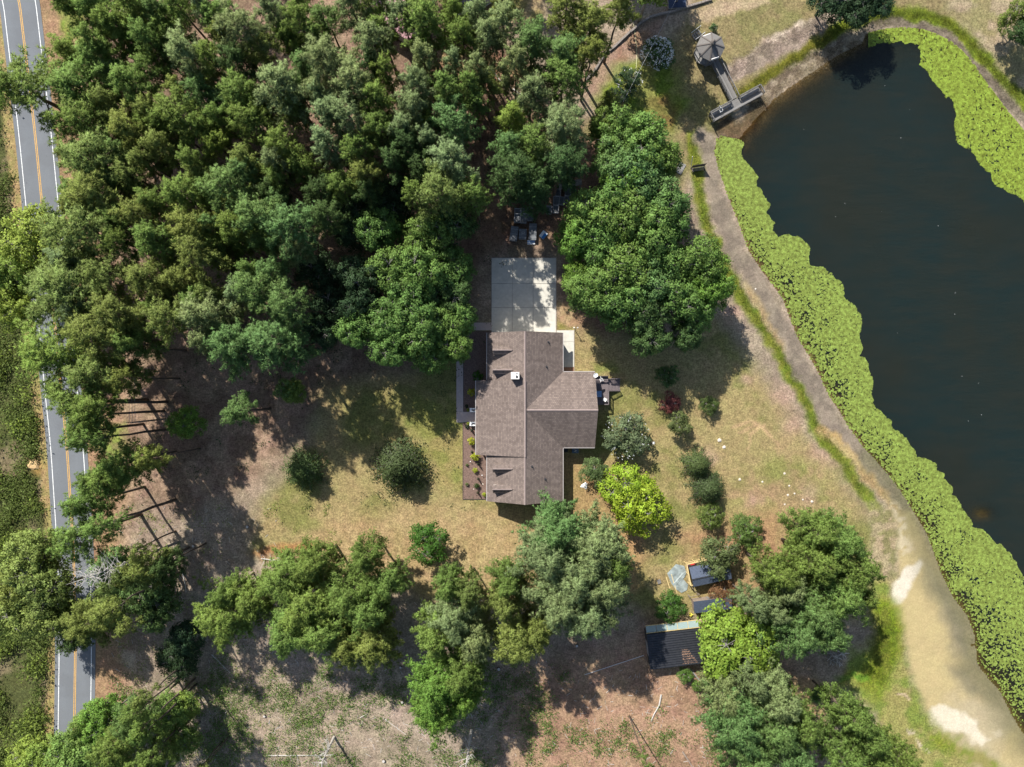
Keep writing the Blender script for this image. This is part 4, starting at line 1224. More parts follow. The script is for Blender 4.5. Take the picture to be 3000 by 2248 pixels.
# ---- grey tubs, pallets and lean-to beyond the driveway
tubs = [(915, 770, 100, 140, 3), (1015, 775, 98, 150, 3), (1128, 740, 96, 140, 2), (918, 655, 96, 90, 2), (1022, 652, 98, 90, 2), (1122, 640, 90, 80, 2),
        (1430, 635, 92, 125, 4), (1540, 625, 96, 125, 4), (1545, 485, 96, 140, 4), (1640, 490, 90, 130, 6), (1712, 470, 92, 110, 8), (1735, 340, 94, 140, 3), (1578, 355, 84, 120, 3)]
tub_words = ['front west corner of the near tub block', 'front middle of the near tub block', 'tall east end of the near tub block', 'back west corner of the near tub block', 'back middle of the near tub block', 'back east end of the near tub block',
             'front west corner of the far tub block', 'front east corner of the far tub block', 'middle of the far tub block', 'east side of the far tub block', 'outer east side of the far tub block', 'beside the dark gap below the lean-to', 'west of the dark gap below the lean-to']
for (x, y, w, h, r), wd_ in zip(tubs, tub_words):
    p = at(*Z5(x, y), .7)
    k = .0576 / 5.5275
    sx, sy = w * k, h * k
    t = thing('storage_tub', 'grey tub with pale rim at the ' + wd_, 'tub', (p[0], p[1], 0), 'grey tubs beyond the driveway', R(-r))
    body = MB()
    body.box(-sx / 2 + .05, sx / 2 - .05, -sy / 2 + .05, sy / 2 - .05, .0, .42)
    body.build('body', 'tub', t, world=False)
    wl = MB()
    for a in ((-sx / 2 + .02, sx / 2 - .02, -sy / 2 + .02, -sy / 2 + .06), (-sx / 2 + .02, sx / 2 - .02, sy / 2 - .06, sy / 2 - .02), (-sx / 2 + .02, -sx / 2 + .06, -sy / 2 + .062, sy / 2 - .062), (sx / 2 - .06, sx / 2 - .02, -sy / 2 + .062, sy / 2 - .062)):
        wl.box(a[0], a[1], a[2], a[3], .0, .68)
    wl.build('side', 'tub', t, world=False)
    rm = MB()
    for a in ((-sx / 2, sx / 2, -sy / 2, -sy / 2 + .07), (-sx / 2, sx / 2, sy / 2 - .07, sy / 2), (-sx / 2, -sx / 2 + .07, -sy / 2 + .072, sy / 2 - .072), (sx / 2 - .07, sx / 2, -sy / 2 + .072, sy / 2 - .072)):
        rm.box(a[0], a[1], a[2], a[3], .682, .74)
    rm.build('rim', 'tubrim', t, world=False)
boxes = [(862, 1020, 122, 235, 8, 'dark tarpaulin-covered crate, westmost of the three beyond the driveway', .75), (1003, 1028, 122, 165, 3, 'dark crate with a pale square on its lid between two longer crates', .7), (1165, 990, 122, 265, 3, 'long grey crate with the blue striped pallet at its foot', .8)]
for x, y, w, h, r, lb, hh in boxes:
    p = at(*Z5(x, y), hh); k = .0576 / 5.5275
    sx, sy = w * k / 2, h * k / 2
    t = thing('covered_crate', lb, 'crate', (p[0], p[1], 0), 'long crates beyond the driveway', R(-r))
    MB().box(-sx + .03, sx - .03, -sy + .03, sy - .03, 0, hh - .06).build('body', 'tub', t, world=False)
    MB().slab([(-sx, -sy, hh - .03), (sx, -sy, hh), (sx * .98, sy, hh + .02), (-sx, sy, hh)], .04).build('lid', 'tub', t, world=False)
    for q in range(3): MB().box(-sx, sx, -sy + (q + .4) * sy * .66, -sy + (q + .4) * sy * .66 + .05, hh + .022, hh + .045).build('strap', 'tubrim', t, world=False)
    if 'pale square' in lb:
        s4 = MB()
        for a in ((-.22, .22, .1, .14), (-.22, .22, -.14, -.10), (-.22, -.18, -.098, .098), (.18, .22, -.098, .098)): s4.box(a[0] + .05, a[1] + .05, a[2] + .2, a[3] + .2, hh + .05, hh + .08)
        s4.build('frame', 'gutter', t, world=False)
for x, y, w, h, r, lb, split in ((1338, 1038, 92, 118, -38, 'blue and white board lying askew on the straw beside the crates', True), (1140, 1160, 122, 66, 1, 'blue and white striped pallet at the foot of the long grey crate', False)):
    p = at(*Z5(x, y), .3); k = .0576 / 5.5275
    sx, sy = w * k / 2, h * k / 2
    t = thing('pallet', lb, 'pallet', (p[0], p[1], 0), None, R(r))
    MB().box(-sx, sx, -sy, sy, .0, .2).build('base', 'gutter', t, world=False)
    n = 5
    for q in range(n):
        y0 = -sy + q * 2 * sy / n
        if split:
            MB().box(-sx, -sx * .05, y0 + .01, y0 + 2 * sy / n - .01, .202, .25).build('slat', 'white', t, world=False)
            MB().box(-sx * .02, sx, y0 + .01, y0 + 2 * sy / n - .01, .202, .25).build('slat', 'blue' if q < 4 else 'white', t, world=False)
        else:
            MB().box(-sx, sx, y0 + .01, y0 + 2 * sy / n - .01, .202, .25).build('slat', 'blue' if q % 2 else 'white', t, world=False)
p0 = at(*Z5(1780, 235), 2.4)
lt = thing('lean_to', 'low grey roofed lean-to in deep shade behind the tubs', 'shed', (p0[0], p0[1], 0), None, R(13))
MB().slab([(-2.0, -.3, 2.2), (1.9, -.3, 2.2), (1.9, .6, 2.6), (-2.0, .6, 2.6)], .06).build('roof', 'dockboard', lt, world=False)
for x in (-1.8, 1.7):
    for y in (-.2, .5): MB().box(x - .06, x + .06, y - .06, y + .06, -.1, 2.16).build('post', 'dockrail', lt, world=False)
MB().box(-1.73, 1.63, .46, .52, 0, 2.1).build('wall', 'dockboard', lt, world=False)

# ---- coops, run, barn
def rot_frame(name, label, cat, px, z, ang):
    p = at(*px, z)
    return thing(name, label, cat, (p[0], p[1], gz(p[0], p[1])), None, ang)
# gabled coop: local x along the ridge
coop = rot_frame('chicken_coop', 'gabled coop with slate metal roof and yellow timber run', 'coop', Z4(860, 500), 2.5, R(12))
LX = 3.25
for s, w in ((1, 1.95), (-1, 1.30)):
    zl = 2.75 - .28 * w
    MB().slab([(-LX, 0, 2.75), (LX, 0, 2.75), (LX, s * w, zl), (-LX, s * w, zl)], .05).build('roof', 'metal_blue', coop, world=False)
    for k in range(27):
        x = -LX + .06 + k * (2 * LX - .12) / 26
        MB().beam((x, s * .02, 2.775), (x, s * w, zl + .025), .045, .035).build('roof_rib', 'metal_blue', coop, world=False)
MB().beam((-LX - .02, 0, 2.79), (LX + .02, 0, 2.79), .22, .03).build('ridge_cap', 'metal_dark', coop, world=False)
MB().box(-LX + .2, LX - .2, -1.1, 1.75, 0, 2.15).build('wall', 'black_metal', coop, world=False)
MB().box(-LX + .9, -LX + 1.7, -1.13, -1.102, .1, 1.8).build('door', 'trim', coop, world=False)
run = thing('timber_run', 'yellow timber frame of a run wrapped round the gabled coop', 'frame', (*at(*Z4(640, 520), 1.5)[:2], 0))
fr = [Z4(597, 380), Z4(775, 338), None]
def wp(q, z): return Vector(at(*q, z))
TR = 1.9
pts = [wp(Z4(640, 612), TR), wp(Z4(597, 382), TR), wp(Z4(775, 340), TR), wp(Z4(905, 310), TR)]
for a, b in zip(pts[:-1], pts[1:]):
    MB().beam(a, b, .16, .14).build('rail', 'timber', run)
    MB().beam(a - Vector((0, 0, .95)), b - Vector((0, 0, .95)), .06, .10).build('rail', 'timber', run)
for q in pts + [(pts[1] + pts[2]) / 2, (pts[0] + pts[1]) / 2]:
    MB().box(q.x - .06, q.x + .06, q.y - .06, q.y + .06, -.1, TR - .062).build('post', 'timber', run)
a = pts[0]; b = wp(Z4(690, 600), TR)
MB().beam(a, b, .09, .10).build('rail', 'timber', run)
for q0, q1 in (((640, 612), (718, 705)), ((635, 735), (735, 708)), ((625, 735), (690, 870))):
    MB().beam(wp(Z4(*q0), 1.4), wp(Z4(*q1), 1.4), .05, .06).build('brace', 'pole', run)
    for q in (q0, q1):
        e = wp(Z4(*q), 1.4); MB().box(e.x - .035, e.x + .035, e.y - .035, e.y + .035, -.1, 1.36).build('post', 'pole', run)
p = at(*Z4(667, 390), .5)
t = thing('red_tub', 'round red tub inside the timber run beside the gabled coop', 'tub', (p[0], p[1], 0))
MB().tube([(0, 0, 0), (0, 0, .5)], [.34, .44], 14).build('body', 'red', t, world=False)
MB().tube([(0, 0, .502), (0, 0, .54)], [.47, .45], 14).build('rim', 'red', t, world=False)
p = at(*Z4(615, 412), .4)
t = thing('purple_bucket', 'dark purple bucket at the corner of the timber run', 'bucket', (p[0], p[1], 0))
MB().tube([(0, 0, 0), (0, 0, .42)], [.26, .34], 12).build('body', 'purple', t, world=False)
MB().tube([(0, 0, .422), (0, 0, .45)], [.36, .35], 12).build('rim', 'purple', t, world=False)
p = at(*Z4(640, 926), .3)
t = thing('yellow_can', 'small yellow can standing on grass by the low shed', 'can', (p[0], p[1], 0))
MB().tube([(0, 0, 0), (0, 0, .36)], [.24, .27], 10).build('body', 'yellow', t, world=False)
MB().tube([(.2, 0, .3), (.42, .1, .48)], [.05, .04], 8).build('spout', 'yellow', t, world=False)
# low shed
shed = rot_frame('low_shed', 'low shed with slate metal roof beside the gabled coop', 'shed', Z4(876, 820), 2.1, R(7))
MB().slab([(-3.15, .98, 2.35), (3.2, .98, 2.35), (3.2, -1.08, 2.0), (-3.15, -1.08, 2.0)], .05).build('roof', 'metal_blue', shed, world=False)
for k in range(25):
    x = -3.08 + k * 6.2 / 24
    MB().beam((x, .97, 2.375), (x, -1.07, 2.026), .045, .035).build('roof_rib', 'metal_blue', shed, world=False)
MB().box(-2.95, 3.0, -.9, .8, 0, 1.94).build('wall', 'pole', shed, world=False)
MB().box(-.5, .4, .802, .83, .1, 1.8).build('door', 'dockboard', shed, world=False)
# barn with long ribs
ba = R(6.6)
bp = at(*Z4(530, 1290), 2.9)
barn = thing('barn', 'long black ribbed metal barn half hidden by the lime-green tree', 'barn', (bp[0], bp[1], 0), None, ba)
BL, BR, BWd = -5.3, 6.2, 2.95
MB().slab([(BL, BWd, 3.0), (BR, BWd, 3.0), (BR, -BWd - .1, 2.55), (BL, -BWd - .1, 2.55)], .05).build('roof', 'metal_dark', barn, world=False)
nr = 15
for k in range(nr):
    t_ = (k + .5) / nr
    y = BWd - t_ * (2 * BWd + .1); z = 3.0 - .45 * t_
    MB().beam((BL, y, z + .055), (BR, y, z + .055), .13, .11).build('roof_rib', 'metal_dark', barn, world=False)
MB().box(BL + .15, BR - .15, -BWd + .1, BWd - .1, -.1, 2.45).build('wall', 'black_metal', barn, world=False)
MB().box(BL + .13, BL + .148, -1.2, 1.2, 0, 2.1).build('door', 'trim', barn, world=False)
# clear panel lean-to along its north side, in a timber frame
gh = MB()
for k in range(5):
    x0 = BL + .05 + k * 1.75
    MB().slab([(x0 + .05, BWd + .14, 2.62), (x0 + 1.70, BWd + .14, 2.62), (x0 + 1.70, BWd + 1.15, 2.35), (x0 + .05, BWd + 1.15, 2.35)], .015).build('clear_panel', 'poly', barn, world=False)
    MB().beam((x0, BWd + .1, 2.63), (x0, BWd + 1.2, 2.35), .06, .08).build('panel_rafter', 'timber' if k > 1 else 'pole', barn, world=False)
MB().beam((BL, BWd + 1.2, 2.35), (BR - 1, BWd + 1.2, 2.35), .09, .10).build('panel_rail', 'timber', barn, world=False)
MB().beam((BL, BWd + .08, 2.66), (BR - 1, BWd + .08, 2.66), .07, .09).build('panel_rail', 'timber', barn, world=False)
for x in (BL + .1, 0, BR - 1.1): MB().box(x - .06, x + .06, BWd + 1.14, BWd + 1.26, -.1, 2.29).build('post', 'pole', barn, world=False)
# needles drifted on the barn roof
mb = MB(); rr = random.Random(8)
for k in range(260):
    u = rr.random(); v = rr.random()
    x = 0.2 + u * 2.6 * (.35 + .65 * v); y = -.3 - v * 2.4
    z = 3.0 - .45 * ((BWd - y) / (2 * BWd + .1)) + .075
    a = rr.uniform(0, 3.14); l = rr.uniform(.1, .26)
    mb.add([(x - math.cos(a) * l, y - math.sin(a) * l, z), (x + math.sin(a) * .05, y - math.cos(a) * .05, z + .01), (x + math.cos(a) * l, y + math.sin(a) * l, z)], [(0, 1, 2)])
tag(mb.build('needle_litter', simple('needle_litter', (.26, .16, .11), .95, 5, .3), barn, world=False), None, None, None, 'stuff')
# plastic sheets, beams and boards on the grass west of the coop
for i, (q, lb) in enumerate(((((385, 480), (480, 380), (570, 400), (590, 470), (470, 640), (430, 590)), 'grey-green plastic sheet lying flat under the folded one'), (((455, 560), (540, 520), (610, 600), (600, 660), (540, 690), (465, 640)), 'grey plastic sheet spread nearest the timber run'), (((440, 600), (550, 470), (600, 450), (575, 520), (470, 632)), 'folded plastic sheet with a raised crease by the run'))):
    z = .03 + i * .03
    P = [at(*Z4(*c_), z) for c_ in q]
    mb = MB()
    n = len(P); cxs = sum(p[0] for p in P) / n; cys = sum(p[1] for p in P) / n
    rr = random.Random(i)
    mid = [((p[0] + cxs) / 2, (p[1] + cys) / 2, z + rr.uniform(.01, .09)) for p in P]
    V_ = [(p[0], p[1], z) for p in P] + mid + [(cxs, cys, z + .04)]
    F_ = [(k, (k + 1) % n, n + (k + 1) % n, n + k) for k in range(n)] + [(n + k, n + (k + 1) % n, 2 * n) for k in range(n)]
    mb.add(V_, [f[::-1] for f in F_])
    o = mb.build('plastic_sheet', 'sheet'); tag(o, lb, 'plastic sheet', 'plastic sheets on the grass')
    so = o.modifiers.new('thick', 'SOLIDIFY'); so.thickness = .012; so.offset = 1
for (q0, q1, w, lb, mt) in (((375, 520), (450, 755), .12, 'yellow timber beam on the grass farther from the coop', 'timber'), ((430, 488), (546, 876), .10, 'long yellow timber beam crossing under the plastic sheets', 'timber'), ((632, 1512), (765, 1670), .26, 'weathered grey plank leaning over the ground below the barn', 'dockboard')):
    a = Vector(at(*Z4(*q0), .1)); b = Vector(at(*Z4(*q1), .1)); a.z = b.z = .06
    tag(MB().beam(a, b, w, .12).build('timber_beam' if mt == 'timber' else 'grey_plank', mt), lb, 'beam' if mt == 'timber' else 'plank')
p = at(*Z4(300, 572), .2)
t = thing('paving_slab', 'small grey slab on the grass west of the plastic sheets', 'slab', (p[0], p[1], 0), None, .3)
MB().box(-.3, .3, -.35, .35, 0, .09).build('slab_body', 'gazebo_roof', t, world=False)

# ---- pink-roofed house in the wood and a dark-roofed one at the frame edge
pk = at(*T('B', 330, 60), 4)
ph = thing('pink_roofed_house', 'house with pink ribbed metal roof hidden among the pines', 'house', (pk[0], pk[1] + 1.0, 0), None, R(-32))
for s in (1, -1):
    MB().slab([(-5.5, 0, 5.2), (5.5, 0, 5.2), (5.5, s * 3.6, 3.4), (-5.5, s * 3.6, 3.4)], .06).build('roof', 'pinkroof', ph, world=False)
    for k in range(28):
        x = -5.4 + k * .4
        MB().beam((x, 0, 5.22), (x, s * 3.6, 3.42), .06, .05).build('roof_rib', 'pinkroof', ph, world=False)
MB().box(-5.1, 5.1, -3.2, 3.2, 0, 3.5).build('wall', 'siding', ph, world=False)
MB().box(-5.13, -5.102, -.5, .5, 0, 2.1).build('door', 'white', ph, world=False)
for y in (-2, 2): MB().box(-5.13, -5.102, y - .5, y + .5, 1, 2.3).build('window', 'glass', ph, world=False)
dk = at(*T('B', 860, -60), 4)
dh = thing('neighbour_house', 'dark-roofed neighbouring house at the upper edge of the wood', 'house', (dk[0] - .5, dk[1] + 2.0, 0), None, R(32))
for s in (1, -1):
    MB().slab([(-5, 0, 5.2), (5, 0, 5.2), (5, s * 3.7, 3.6), (-5, s * 3.7, 3.6)], .12).build('roof', 'metal_dark', dh, world=False)
    MB().beam((-5, s * 3.76, 3.52), (5, s * 3.76, 3.52), .12, .1).build('gutter', 'gutter', dh, world=False)
MB().box(-4.6, 4.6, -3.3, 3.3, 0, 3.6).build('wall', 'siding', dh, world=False)
for x in (-2.5, 2.5): MB().box(x - .6, x + .6, -3.33, -3.302, 1, 2.3).build('window', 'glass', dh, world=False)
# pool corner and diagonal garden wall
p = at(1780 + 1480 / 7.37, 60 / 7.37 - 12)
t = thing('plunge_pool', 'dark blue covered pool corner above the garden wall', 'pool', (p[0], p[1], 0), None, R(4))
MB().box(-1.55, 1.55, -1.9, 1.9, 0, .5).build('surround', 'wallblock', t, world=False)
MB().box(-1.45, 1.45, -1.8, 1.8, .502, .56).build('cover', 'bluewater', t, world=False)
wallpts = [(1780 + x / 7.37, y / 7.37) for x, y in ((2260, -25), (1950, 70), (1700, 150), (1400, 240), (1150, 295), (900, 370), (740, 470), (600, 590), (420, 740), (280, 880), (130, 1020), (-60, 1160))] + [T('B', 1640, 460), T('B', 1580, 520)]
gw = thing('garden_wall', 'low block retaining wall running diagonally past the flowering shrub', 'wall', (*at(*wallpts[5])[:2], 0))
W3 = [Vector(at(*q, .35)) for q in wallpts]
rr = random.Random(2)
for a, b in zip(W3[:-1], W3[1:]):
    n = max(1, int((b - a).length / .62)); an = math.atan2(b.y - a.y, b.x - a.x)
    for i in range(n):
        p = a.lerp(b, (i + .5) / n)
        boxpart('wall_block', 'wallblock', gw, round((b - a).length / n, 1) - .03, .34, .42, (p.x + rr.uniform(-.02, .02), p.y + rr.uniform(-.02, .02), .16 + rr.uniform(-.02, .03)), an)
# edging logs in the upper wood
def logthing(name, pts, r, lb, mat='deadwood', cat='log', branches=0, seed=0, group=None):
    P = [Vector(at(*q, .1)) for q in pts]
    for v in P: v.z = max(gz(v.x, v.y), -.12) + r * .8
    t = thing(name, lb, cat, tuple(P[0]), group)
    mb = MB().tube(P, [r * (1 - .5 * i / max(1, len(P) - 1)) for i in range(len(P))], 8)
    mb.build('trunk', mat, t)
    if branches:
        rr = random.Random(seed)
        for k in range(branches):
            u = rr.uniform(.25, 1) * (len(P) - 1); i = min(int(u), len(P) - 2)
            p = P[i].lerp(P[i + 1], u - i); d = (P[i + 1] - P[i]).normalized()
            s = rr.choice((-1, 1)); l = rr.uniform(.8, 2.2)
            q = p + (d * rr.uniform(.2, .9) + Vector((-d.y, d.x, 0)) * s).normalized() * l + Vector((0, 0, rr.uniform(.0, .5)))
            m_ = p.lerp(q, .5) + Vector((rr.uniform(-.1, .1), rr.uniform(-.1, .1), .06))
            MB().tube([p, m_, q], [r * .35, r * .22, .012], 5).build('branch', mat, t)
    return t
def zB3(x, y): return (1400 + x / 5.5275, y / 5.5275)
logthing('log', [zB3(190, 1060), zB3(270, 1190), zB3(370, 1320)], .16, 'pale log lying just left of the dark cypress', 'deadwood')
logthing('log', [zB3(570, 1440), zB3(680, 1520), zB3(800, 1560)], .14, 'pale log lying just right of the dark cypress foot')
logthing('log', [zB3(760, 570), zB3(900, 590)], .15, 'short log end above the wood beside the bare brush')
logthing('log', [zB3(1700, 240), zB3(1820, 325)], .14, 'short pale log under the pines by the garden wall')
logthing('log', [zB3(910, 1110), zB3(1000, 1200)], .12, 'short pale log in the clearing right of the cypress')
logthing('fallen_branch', [T('H', 2073, 1190), T('H', 2060, 1260), T('H', 2025, 1320), T('H', 2008, 1362)], .15, 'curved bare branch lying on red dirt below the barn')
logthing('fallen_birch', [T('G', 1735, 1583), T('G', 1900, 1584), T('G', 2150, 1583)], .10, 'straight pale trunk lying flat at the bottom of the clearing', 'deadwood', 'log', 4, 3)
logthing('fallen_tree', [T('G', 1960, 350), T('G', 1850, 328), T('G', 1690, 308)], .17, 'fallen branchy grey tree on red dirt by the lawn', 'deadwood', 'log', 16, 5)
logthing('log', [T('G', 1180, 400), T('G', 1195, 460), T('G', 1205, 525)], .10, 'short pale log in shade beside the leaning pines', 'deadwood')
logthing('log', [T('G', 1180, 805), T('G', 1160, 860)], .11, 'short pale split log in the dark thicket shade', 'deadwood')
logthing('log', [T('G', 1270, 1180), T('G', 1340, 1225)], .07, 'thin bare stick beside the bases of the thin pines', 'deadwood')
logthing('log', [T('H', 270, 1340), T('H', 330, 1385), T('H', 420, 1450)], .07, 'thin grey stick across the bare track', 'deadwood')
logthing('log', [T('H', 120, 1340), T('H', 170, 1315)], .08, 'short grey stick west of the bare track', 'deadwood')
logthing('log', [T('G', 1370, 930), T('G', 1420, 980), T('G', 1490, 1050)], .09, 'grey pole lying beside the thin pine bases', 'deadwood')
logthing('log', [T('I', 0, 1560), T('I', 40, 1620), T('I', 90, 1700)], .16, 'dark log at the bottom edge on red dirt', 'pole')
a = at(*T('H', 1580, 1075), 1); b = at(*T('H', 1965, 948), 1)
tag(MB().tube([(a[0], a[1], .06), (b[0], b[1], .10)], .05, 6).build('thin_pole', 'gutter'), 'thin pale pole lying in shade west of the barn', 'pole')
# brush pile
p = gat(*T('I', 985, 930))
bp_ = thing('brush_pile', 'heap of grey cut branches beside the big lakeside pines', 'brush pile', p)
rr = random.Random(6)
for k in range(70):
    a = rr.uniform(0, 6.28); r_ = rr.uniform(0, 1.3); l = rr.uniform(1.0, 2.6); d = rr.gauss(2.2, .6)
    c_ = Vector((r_ * math.cos(a), r_ * math.sin(a), rr.uniform(.1, 1.3) * (1.4 - r_ * .7)))
    e = Vector((math.cos(d), math.sin(d), rr.uniform(-.25, .25))) * l / 2
    MB().tube([c_ - e, c_ + Vector((rr.uniform(-.1, .1), rr.uniform(-.1, .1), .05)), c_ + e], [.05, .04, .015], 5).build('branch', rr.choice(('deadwood', 'bark_grey')), bp_, world=False)
# stumps and pale rocks
def rock(px, r, lb, name='rock', mat='stone', grp=None, cat='rock', flat=.55):
    p = gat(*px); rr = random.Random(int(px[0] * 7 + px[1]))
    V_ = []; n = 7
    for z, s in ((-.25, 1.0), (.25, 1.05), (.8, .7), (1.0, .3)):
        for k in range(n):
            a = k * 2 * math.pi / n + z; q = r * s * rr.uniform(.8, 1.15)
            V_.append((q * math.cos(a), q * math.sin(a), z * r * flat))
    F_ = [(j * n + k, j * n + (k + 1) % n, (j + 1) * n + (k + 1) % n, (j + 1) * n + k) for j in range(3) for k in range(n)] + [tuple(3 * n + k for k in range(n))]
    o = MB().add([(x + p[0], y + p[1], z + p[2]) for x, y, z in V_], F_).build(name, mat)
    return tag(o, lb, cat, grp)
RG = 'pale stones scattered on the lawn by the pond'
for (x, y, r, lb) in ((370, 1449, .30, 'round white stone farthest west among the lawn stones'), (660, 1410, .26, 'white stone farthest north among the group on the lawn'), (517, 1464, .22, 'small white stone midway between the two larger lawn stones'),
                      (690, 1490, .2, 'grey-white stone just south of the northernmost lawn stone'), (725, 1540, .22, 'white stone in the middle of the eastern trio on the lawn'), (682, 1550, .24, 'pale stone at the west of the eastern trio on the lawn'),
                      (780, 1580, .2, 'small stone east of the trio on the lawn'), (838, 1592, .3, 'pinkish stone at the east end of the lawn stones'), (662, 1610, .2, 'small white stone farthest south on the lawn'),
                      (238, 1195, .42, 'broad pale stone on the lawn by the tyre marks'), (268, 1240, .38, 'pale stone touching the shrub south of the tyre marks'), (475, 213, .2, 'white stone lying on the mud track by the pond')):
    rock(T('F', x, y), r * .78, lb, grp=RG)
rock(T('D', 215, 1350), 1.05, 'heap of orange sand on the grass verge across the road', 'sand_pile', 'sand_pile', None, 'sand pile', .35)
def stump(px, r, lb):
    p = gat(*px); t = thing('tree_stump', lb, 'stump', p, 'cut stumps in the cleared ground')
    MB().tube([(0, 0, -.1), (0, 0, .12), (0, 0, .32)], [r * 1.35, r * 1.05, r], 10).build('trunk', 'bark', t, world=False)
    MB().tube([(0, 0, .322), (0, 0, .335)], r * .9, 10).build('cut_face', 'deadwood', t, world=False)
for x, y, r, lb in (('H', (1020, 1020), .28, 'cut stump in open ground between the two big pine groups'), ('H', (1525, 870), .24, 'cut stump at the shaded foot of the big round pine'), ('H', (395, 1235), .22, 'cut stump beside the weeds on the bare track'), ('H', (275, 1615), .26, 'cut stump at the bottom edge among low weeds'), ('G', (1605, 100), .26, 'dark stump on pink dirt near the pine shadows'), ('G', (1255, 225), .24, 'stump between the long trunk shadows'), ('H', (385, 1010), .2, 'small stump in pine shade west of the track'), ('G', (1715, 1325), .22, 'stump in the weedy clearing west of the track')):
    stump(T(x, *y), r, lb)
# sticks and chips strewn over the cleared land
mb = MB(); rr = random.Random(12)
for k in range(1500):
    px_ = rr.uniform(330, 2250); py_ = rr.uniform(1750, 2300) if rr.random() < .8 else rr.uniform(1480, 1750)
    if py_ < 1750 and px_ > 820: continue
    if px_ > 1500 and py_ < 1930: continue
    x, y, z = gat(px_, py_); a = rr.uniform(0, 3.14); l = rr.uniform(.1, .5); w = rr.uniform(.012, .03)
    mb.beam((x - math.cos(a) * l, y - math.sin(a) * l, z + .03), (x + math.cos(a) * l, y + math.sin(a) * l, z + .05), w * 2, w * 2)
tag(mb.build('wood_chips', 'deadwood'), 'pale sticks and chips strewn over the cleared ground', 'debris', None, 'stuff')

# ---- wires, hose, bed lights, posts
def wire(name, pts, r, lb, mat='wire', cat='wire'):
    return tag(MB().tube(pts, r, 5).build(name, mat), lb, cat)
def sag(a, b, s, n=14):
    a, b = Vector(a), Vector(b)
    return [a.lerp(b, i / n) - Vector((0, 0, s * 4 * (i / n) * (1 - i / n))) for i in range(n + 1)]
pole_a = (-61.6, 82.0, 0); pole_b = (-58.6, -6.0, 0)
for pos, lb in ((pole_a, 'wooden utility pole above the frame top by the road'), (pole_b, 'wooden utility pole among the roadside pines')):
    t = thing('utility_pole', lb, 'utility pole', pos, 'utility poles along the road')
    MB().tube([(0, 0, -.3), (0, 0, 10.6)], [.16, .11], 10).build('pole', 'pole', t, world=False)
    MB().box(-1.1, 1.1, -.06, .06, 9.9, 10.05).build('crossarm', 'pole', t, world=False)
    for s in (-1.0, 0, 1.0): MB().tube([(s, 0, 10.052), (s, 0, 10.25)], [.05, .04], 8).build('insulator', 'offwhite', t, world=False)
for s, lb in ((-1.0, 'power line nearest the road strung through the pines'), (0, 'middle power line of three strung through the pines'), (1.0, 'power line farthest from the road strung through the pines')):
    wire('power_line', sag((pole_a[0] + s * .45, pole_a[1], 10.27), (pole_b[0] + s * .45, pole_b[1], 10.27), .9), .028, lb)
pe = Vector(at(*T('B', 1790, 752), 0)); 
t = thing('service_pole', 'slim service pole by the concrete pad in the upper garden', 'utility pole', (pe.x, pe.y, 0))
MB().tube([(0, 0, -.2), (0, 0, 6.2)], [.11, .08], 8).build('pole', 'pole', t, world=False)
MB().tube([(0, 0, 6.202), (0, 0, 6.4)], [.05, .04], 8).build('insulator', 'offwhite', t, world=False)
pend = Vector(at(*T('B', 2230, -120), 6.5)); ptop = Vector((pe.x, pe.y, 6.42))
wire('service_wire', sag(ptop, pend, .6), .016, 'single overhead wire crossing above the white flowering shrub')
t = thing('service_pole', 'service pole beyond the frame top past the garden wall', 'utility pole', (pend.x, pend.y, 0))
MB().tube([(0, 0, -.2), (0, 0, 6.6)], [.11, .08], 8).build('pole', 'pole', t, world=False)
hp = [(1780 + x / 7.37, y / 7.37) for x, y in ((550, 470), (585, 640), (600, 830), (625, 1000), (632, 1200), (618, 1450), (600, 1600))]
wire('garden_hose', [tuple(Vector(gat(*q)) + Vector((0, 0, .04))) for q in hp], .035, 'pale hose trailing down the pink dirt slope', 'hose', 'hose')
hp = [zB3(170, 900), zB3(240, 950), zB3(300, 1010), zB3(380, 1080)]
wire('garden_hose', [tuple(Vector(gat(*q)) + Vector((0, 0, .04))) for q in hp], .03, 'pale yellow hose in the grass left of the dark cypress', 'hose', 'hose')
for x, y, lb in ((265, 955, 'white-capped path light beside the two large yellow shrubs'), (455, 1175, 'white-capped path light near the house wall in the mulch bed')):
    p = at(*ZB(x, y), .5)
    t = thing('path_light', lb, 'garden light', (p[0], p[1], .05), 'path lights in the mulch bed')
    MB().tube([(0, 0, -.05), (0, 0, .5)], .02, 6).build('stem', 'black_metal', t, world=False)
    MB().tube([(0, 0, .502), (0, 0, .58)], [.10, .05], 8).build('cap', 'white', t, world=False)
for x, y, lb in ((318, 1400, 'white stone in the mulch bed below the dark green shrub'), (468, 1318, 'small white stone in the mulch bed near the house'),):
    rock(ZB(x, y), .14, lb, grp='white stones in the mulch bed')
# buckets and faint litter near the road wood: a pale box between pines
p = at(*T('A', 1852, 1100), .8)
t = thing('pale_box', 'small pale blue box standing on straw between pine trunks', 'box', (p[0], p[1], 0))
MB().box(-.3, .3, -.35, .35, 0, .7).build('body', 'gutter', t, world=False)
MB().box(-.33, .33, -.38, .38, .702, .76).build('lid', 'offwhite', t, world=False)
# ================================================================== TREES AND PLANTS
TONE = {'p': (.245, .315, .128), 'g': (.190, .278, .064), 'b': (.155, .255, .078), 'o': (.222, .276, .070), 'y': (.250, .335, .064),
        'd': (.088, .148, .046), 'l': (.285, .40, .040), 'h': (.156, .258, .062), 'e': (.172, .292, .052), 'k': (.046, .084, .036), 'r': (.20, .07, .06)}
TWORD = {'p': 'pale grey-green', 'g': 'mid-green', 'b': 'blue-green', 'o': 'olive', 'y': 'yellow-green', 'd': 'dark green', 'l': 'lime-green', 'h': 'rich green', 'e': 'bright green', 'k': 'blackish', 'r': 'dark red'}

